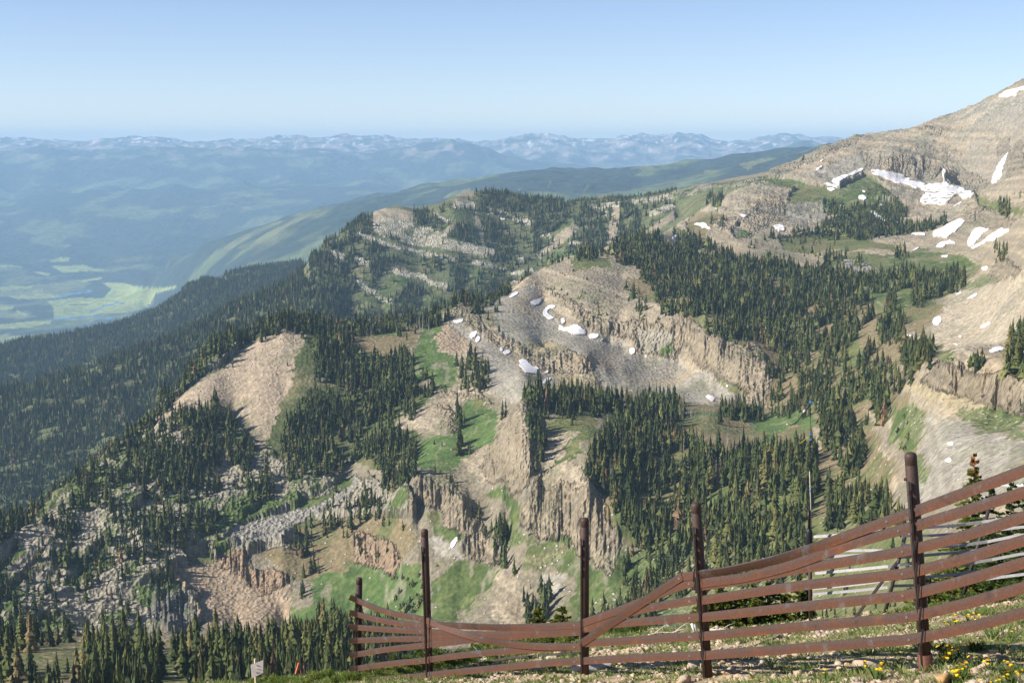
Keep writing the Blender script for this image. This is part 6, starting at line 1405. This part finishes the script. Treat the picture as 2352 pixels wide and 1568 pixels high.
mt('streamer', [(1861, 926), (1856, 935), (1847, 944), (1839, 957), (1832, 967), (1824, 973), (1816, 975.5), (1807, 974)], [.008, .013, .012, .010, .010, .008, .006, .005], M_BLACK, 6)
mt('streamer_tag', [(1849, 941), (1845, 947)], .014, M_WT, 6, -.01); mt('streamer_tip', [(1812, 975), (1806, 974)], .007, M_WT, 6, -.01)
mt('cord', [(1861, 1001), (1850, 1008), (1838, 1018)], .005, M_YC, 5)
# ---- sign
M_WOODP = flat_mat('pale_post_wood', (.62, .50, .34), .8, .15, 12); M_BOARD = flat_mat('weathered_board', (.30, .27, .25), .85, .15, 8); M_INK = flat_mat('faded_lettering', (.15, .12, .11), .9, .1)
sg_ = link(bpy.data.objects.new('sign', None)); SYd = 25.6; sb = at(588, 1575, SYd); sg_.location = sb; tag(sg_, 'small weathered grey wooden sign on a pale post at the bottom left', 'sign')
bm = bmesh.new(); tube(bm, [Vector((0, 0, -.35)), at(586, 1512, SYd) - sb], .024, 4); bm_obj('post', bm, M_WOODP, sg_)
c4 = [at(576, 1524.7, SYd - .02), at(605.3, 1513.5, SYd - .18), at(605, 1542.8, SYd - .18), at(578.7, 1555.5, SYd - .02)]; c4 = [c - sb + Vector((0, -.03, 0)) for c in c4]
bm = bmesh.new(); f0 = [bm.verts.new(c) for c in c4]; nn = (c4[1] - c4[0]).cross(c4[3] - c4[0]).normalized(); nn = nn if nn.y < 0 else -nn; f1 = [bm.verts.new(c - nn * .018) for c in c4]
bm.faces.new(f0); bm.faces.new(f1[::-1])
for q in range(4): bm.faces.new((f0[q], f1[q], f1[(q + 1) % 4], f0[(q + 1) % 4]))
bmesh.ops.recalc_face_normals(bm, faces=bm.faces[:]); board = bm_obj('board', bm, M_BOARD, sg_)
ux = (c4[1] - c4[0]).normalized(); uz = -(c4[2] - c4[1]).normalized(); ny = ux.cross(uz).normalized()
for q, (txt, s_) in enumerate((('ALPINE', .052), ('REVEGETATION', .036), ('PROJECT', .052))):
    cu = bpy.data.curves.new('lettering', 'FONT'); cu.body = txt; cu.size = s_; cu.align_x = 'CENTER'; cu.align_y = 'CENTER'; cu.extrude = .001; cu.materials.append(M_INK)
    t0_ = bpy.data.objects.new('tmp', cu); COL.objects.link(t0_); lm = bpy.data.meshes.new_from_object(t0_.evaluated_get(bpy.context.evaluated_depsgraph_get())); bpy.data.objects.remove(t0_); to = bpy.data.objects.new('lettering', lm); COL.objects.link(to); to.parent = board; ctr = (c4[0] + c4[1] + c4[2] + c4[3]) / 4 + (uz * (.065 - q * .068)) + nn * .004
    M = Matrix((ux, uz, ux.cross(uz))).transposed().to_4x4(); M.translation = ctr; to.matrix_local = M
# ---- marker, pole, stakes, branches
M_ORG = flat_mat('orange_marker', (.75, .20, .12), .6, .15, 10)
def simple(name, pts, r, mat, label, cat, sides=6, loc=None):
    base = Vector(pts[0]); bm = bmesh.new(); tube(bm, [Vector(p) - base for p in pts], r, sides); o = bm_obj(name, bm, mat, None, True); o.location = base; tag(o, label, cat); return o
mk = link(bpy.data.objects.new('trail_marker', None)); mk.location = at(684, 1545, 26.3); tag(mk, 'small orange red wooden marker leaning above the shrubs right of the sign', 'marker')
for nm, p0, p1, r, m in (('board', (686, 1521), (679, 1546), .016, M_ORG), ('leg', (686.5, 1522), (692, 1548), .006, M_ORG)):
    bm = bmesh.new(); tube(bm, [at(*p0, 26.3) - mk.location, at(*p1, 26.3) - mk.location], r, 4); bm_obj(nm, bm, m, mk)
pA, pB = on_ground(1089, 1530), on_ground(1334, 1505); up = Vector((0, 0, .035))
log = link(bpy.data.objects.new('wooden_pole', None)); log.location = pA; tag(log, 'long dark wooden pole lying on the grass left of the middle post', 'pole')
bm = bmesh.new(); tube(bm, [up, (pB - pA) * .35 + up * 1.2 + Vector((0, 0, .03)), (pB - pA) * .7 + up + Vector((0, 0, .02)), pB - pA + up], .026, 12); bm_obj('shaft', bm, flat_mat('dark_bark', (.05, .042, .036), .8, .3, 14), log, True)
bm = bmesh.new(); dA = (pB - pA).normalized(); tube(bm, [up - dA * .03, up + dA * .004], [.024, .0275], 12); bm_obj('cut_end', bm, flat_mat('cut_wood', (.55, .32, .12), .7, .15, 30), log)
for q, (p0, p1, lab) in enumerate((((1589, 1431), (1597, 1453), 'left one of two white flat stakes beside the second post from the right'), ((1594, 1433), (1602, 1457), 'right one of two white flat stakes beside the second post from the right'))):
    g = on_ground(1600, 1458); simple('stake', [at(*p1, g.y), at(*p0, g.y)], .024, M_WT, lab, 'stake', 4)
M_DRIFT = flat_mat('bleached_wood', (.52, .45, .37), .8, .2, 12)
def branch(pts, r, label):
    g = on_ground(*pts[0]); rr_ = random.Random(int(pts[0][0])); P3 = [on_ground(*p) + Vector((0, 0, .03)) for p in pts]; base = P3[0]; bm = bmesh.new(); tube(bm, [p - base for p in P3], [r * (1 - .75 * i / len(P3)) for i in range(len(P3))], 6)
    for k in range(6):
        i = rr_.randrange(len(P3) - 1); p = P3[i].lerp(P3[i + 1], rr_.random()) - base; d = Vector((rr_.uniform(-.2, .3), rr_.uniform(-.1, .1), rr_.uniform(.06, .24))); tube(bm, [p, p + d * .5 + Vector((0, 0, .02)), p + d], [r * .5, r * .35, r * .1], 5)
    o = bm_obj('dead_branch', bm, M_DRIFT, None, True); o.location = base; tag(o, label, 'branch')
branch([(1606, 1452), (1640, 1450), (1668, 1449), (1695, 1440)], .016, 'long bleached dead branch on the ground right of the white stakes')
branch([(1712, 1450), (1722, 1440), (1748, 1437), (1757, 1430)], .022, 'forked brown dead branch left of the mast foot')
branch([(1490, 1462), (1515, 1456), (1545, 1456), (1556, 1450)], .022, 'grey tangle of dead branches left of the white stakes')
branch([(1105, 1518), (1130, 1514), (1160, 1507), (1184, 1503)], .022, 'bleached crooked branch behind the dark pole')

# ---- farm buildings far down in the valley
M_WALLF = flat_mat('pale_farm_wall', (.70, .68, .64), .8, .05, 1); M_ROOFF = flat_mat('grey_farm_roof', (.45, .44, .44), .6, .05, 1)
for (px, py, lw, lab) in ((210, 741, 26, 'tiny pale farm building beside the dark tree belt low on the valley floor'), (281, 698, 30, 'tiny pale farm building in the middle of the large yellow green field'), (342, 702, 24, 'tiny pale farm building at the right tip of the valley fields'), (112, 747, 22, 'tiny pale farm building in the dark tree belt at the far left of the valley')):
    p = ground_hit(px, py); root = link(bpy.data.objects.new('farm_building', None)); root.location = p; root.rotation_euler = (0, 0, .3); tag(root, lab, 'building')
    bm = bmesh.new(); box(bm, Vector((0, 0, 4)), lw, 14, 12); bm_obj('wall', bm, M_WALLF, root)
    bm = bmesh.new(); v = [bm.verts.new(c) for c in ((-lw / 2 - 1, -8.5, 10), (lw / 2 + 1, -8.5, 10), (lw / 2 + 1, 8.5, 10), (-lw / 2 - 1, 8.5, 10), (-lw / 2 - 1, 0, 15.5), (lw / 2 + 1, 0, 15.5))]
    for f in ((0, 1, 5, 4), (2, 3, 4, 5), (0, 4, 3), (1, 2, 5), (0, 3, 2, 1)): bm.faces.new([v[i] for i in f])
    bmesh.ops.recalc_face_normals(bm, faces=bm.faces[:]); bm_obj('roof', bm, M_ROOFF, root)
# ------------------------------------------------------------------ light, air, camera
SUN_EL, SUN_VEC_AZ = 33.0, (-0.965, -0.22)
def setup_light():
    w = bpy.data.worlds.new('World'); SC.world = w; w.use_nodes = True; nt = w.node_tree
    bg = nt.nodes['Background']; sky = nt.nodes.new('ShaderNodeTexSky'); sky.sky_type = 'NISHITA'; sky.sun_disc = False
    sky.sun_elevation = math.radians(SUN_EL); sky.sun_rotation = math.atan2(SUN_VEC_AZ[0], SUN_VEC_AZ[1])
    sky.altitude = 3000; sky.air_density = 1.0; sky.dust_density = .2; sky.ozone_density = 1.3
    tn_ = nt.nodes.new('ShaderNodeMix'); tn_.data_type = 'RGBA'; tn_.blend_type = 'MULTIPLY'; tn_.inputs[0].default_value = 1; tn_.inputs[7].default_value = (1.06, 1.02, 1.12, 1); nt.links.new(sky.outputs[0], tn_.inputs[6]); nt.links.new(tn_.outputs[2], bg.inputs[0]); bg.inputs[1].default_value = .086
    l = bpy.data.lights.new('sun', 'SUN'); l.energy = 5.0; l.angle = math.radians(.5); l.color = (1, .94, .86)
    o = link(bpy.data.objects.new('sun', l))
    h = math.cos(math.radians(SUN_EL)); n = math.hypot(*SUN_VEC_AZ)
    d = Vector((SUN_VEC_AZ[0] / n * h, SUN_VEC_AZ[1] / n * h, math.sin(math.radians(SUN_EL))))
    o.rotation_euler = d.to_track_quat('Z', 'Y').to_euler()
def haze():
    x0, x1, y0, y1 = -24000, 24000, -2500, 29500
    z0 = float(GZ.min()) - 5; z1 = float(GZ.max()) + 12; print('ZMAX', z1)
    v = [(x, y, z) for z in (z0, z1) for y in (y0, y1) for x in (x0, x1)]
    f = [(0, 2, 3, 1), (4, 5, 7, 6), (0, 1, 5, 4), (2, 6, 7, 3), (0, 4, 6, 2), (1, 3, 7, 5)]
    m = bpy.data.materials.new('air'); m.use_nodes = True; nt = m.node_tree; nt.nodes.remove(nt.nodes['Principled BSDF'])
    p = nt.nodes.new('ShaderNodeVolumePrincipled'); p.inputs['Color'].default_value = (.47, .73, 1.0, 1); p.inputs['Density'].default_value = HAZE_DENSITY
    p.inputs['Anisotropy'].default_value = 0.0
    nt.links.new(p.outputs[0], nt.nodes['Material Output'].inputs['Volume'])
    o = link(bpy.data.objects.new('haze', mesh_np('haze', np.array(v, float), np.array(f), [m]))); o['kind'] = 'stuff'
HAZE_DENSITY = 5.6e-5
setup_light(); haze()
cam = bpy.data.cameras.new('camera'); cam.lens = F / 2352 * 36; cam.sensor_width = 36; cam.clip_start = .1; cam.clip_end = 200000
co = link(bpy.data.objects.new('camera', cam)); co.rotation_euler = (math.pi / 2 - PITCH, 0, 0); SC.camera = co
vs = SC.view_settings; vs.view_transform = 'Standard'; vs.look = 'None'; vs.gamma = 1; vs.exposure = 0.6
SC.render.resolution_x, SC.render.resolution_y = 1024, 682
cy = SC.cycles; cy.max_bounces = 8; cy.volume_bounces = 5; cy.diffuse_bounces = 3; cy.glossy_bounces = 2; cy.transparent_max_bounces = 8; cy.use_denoising = True
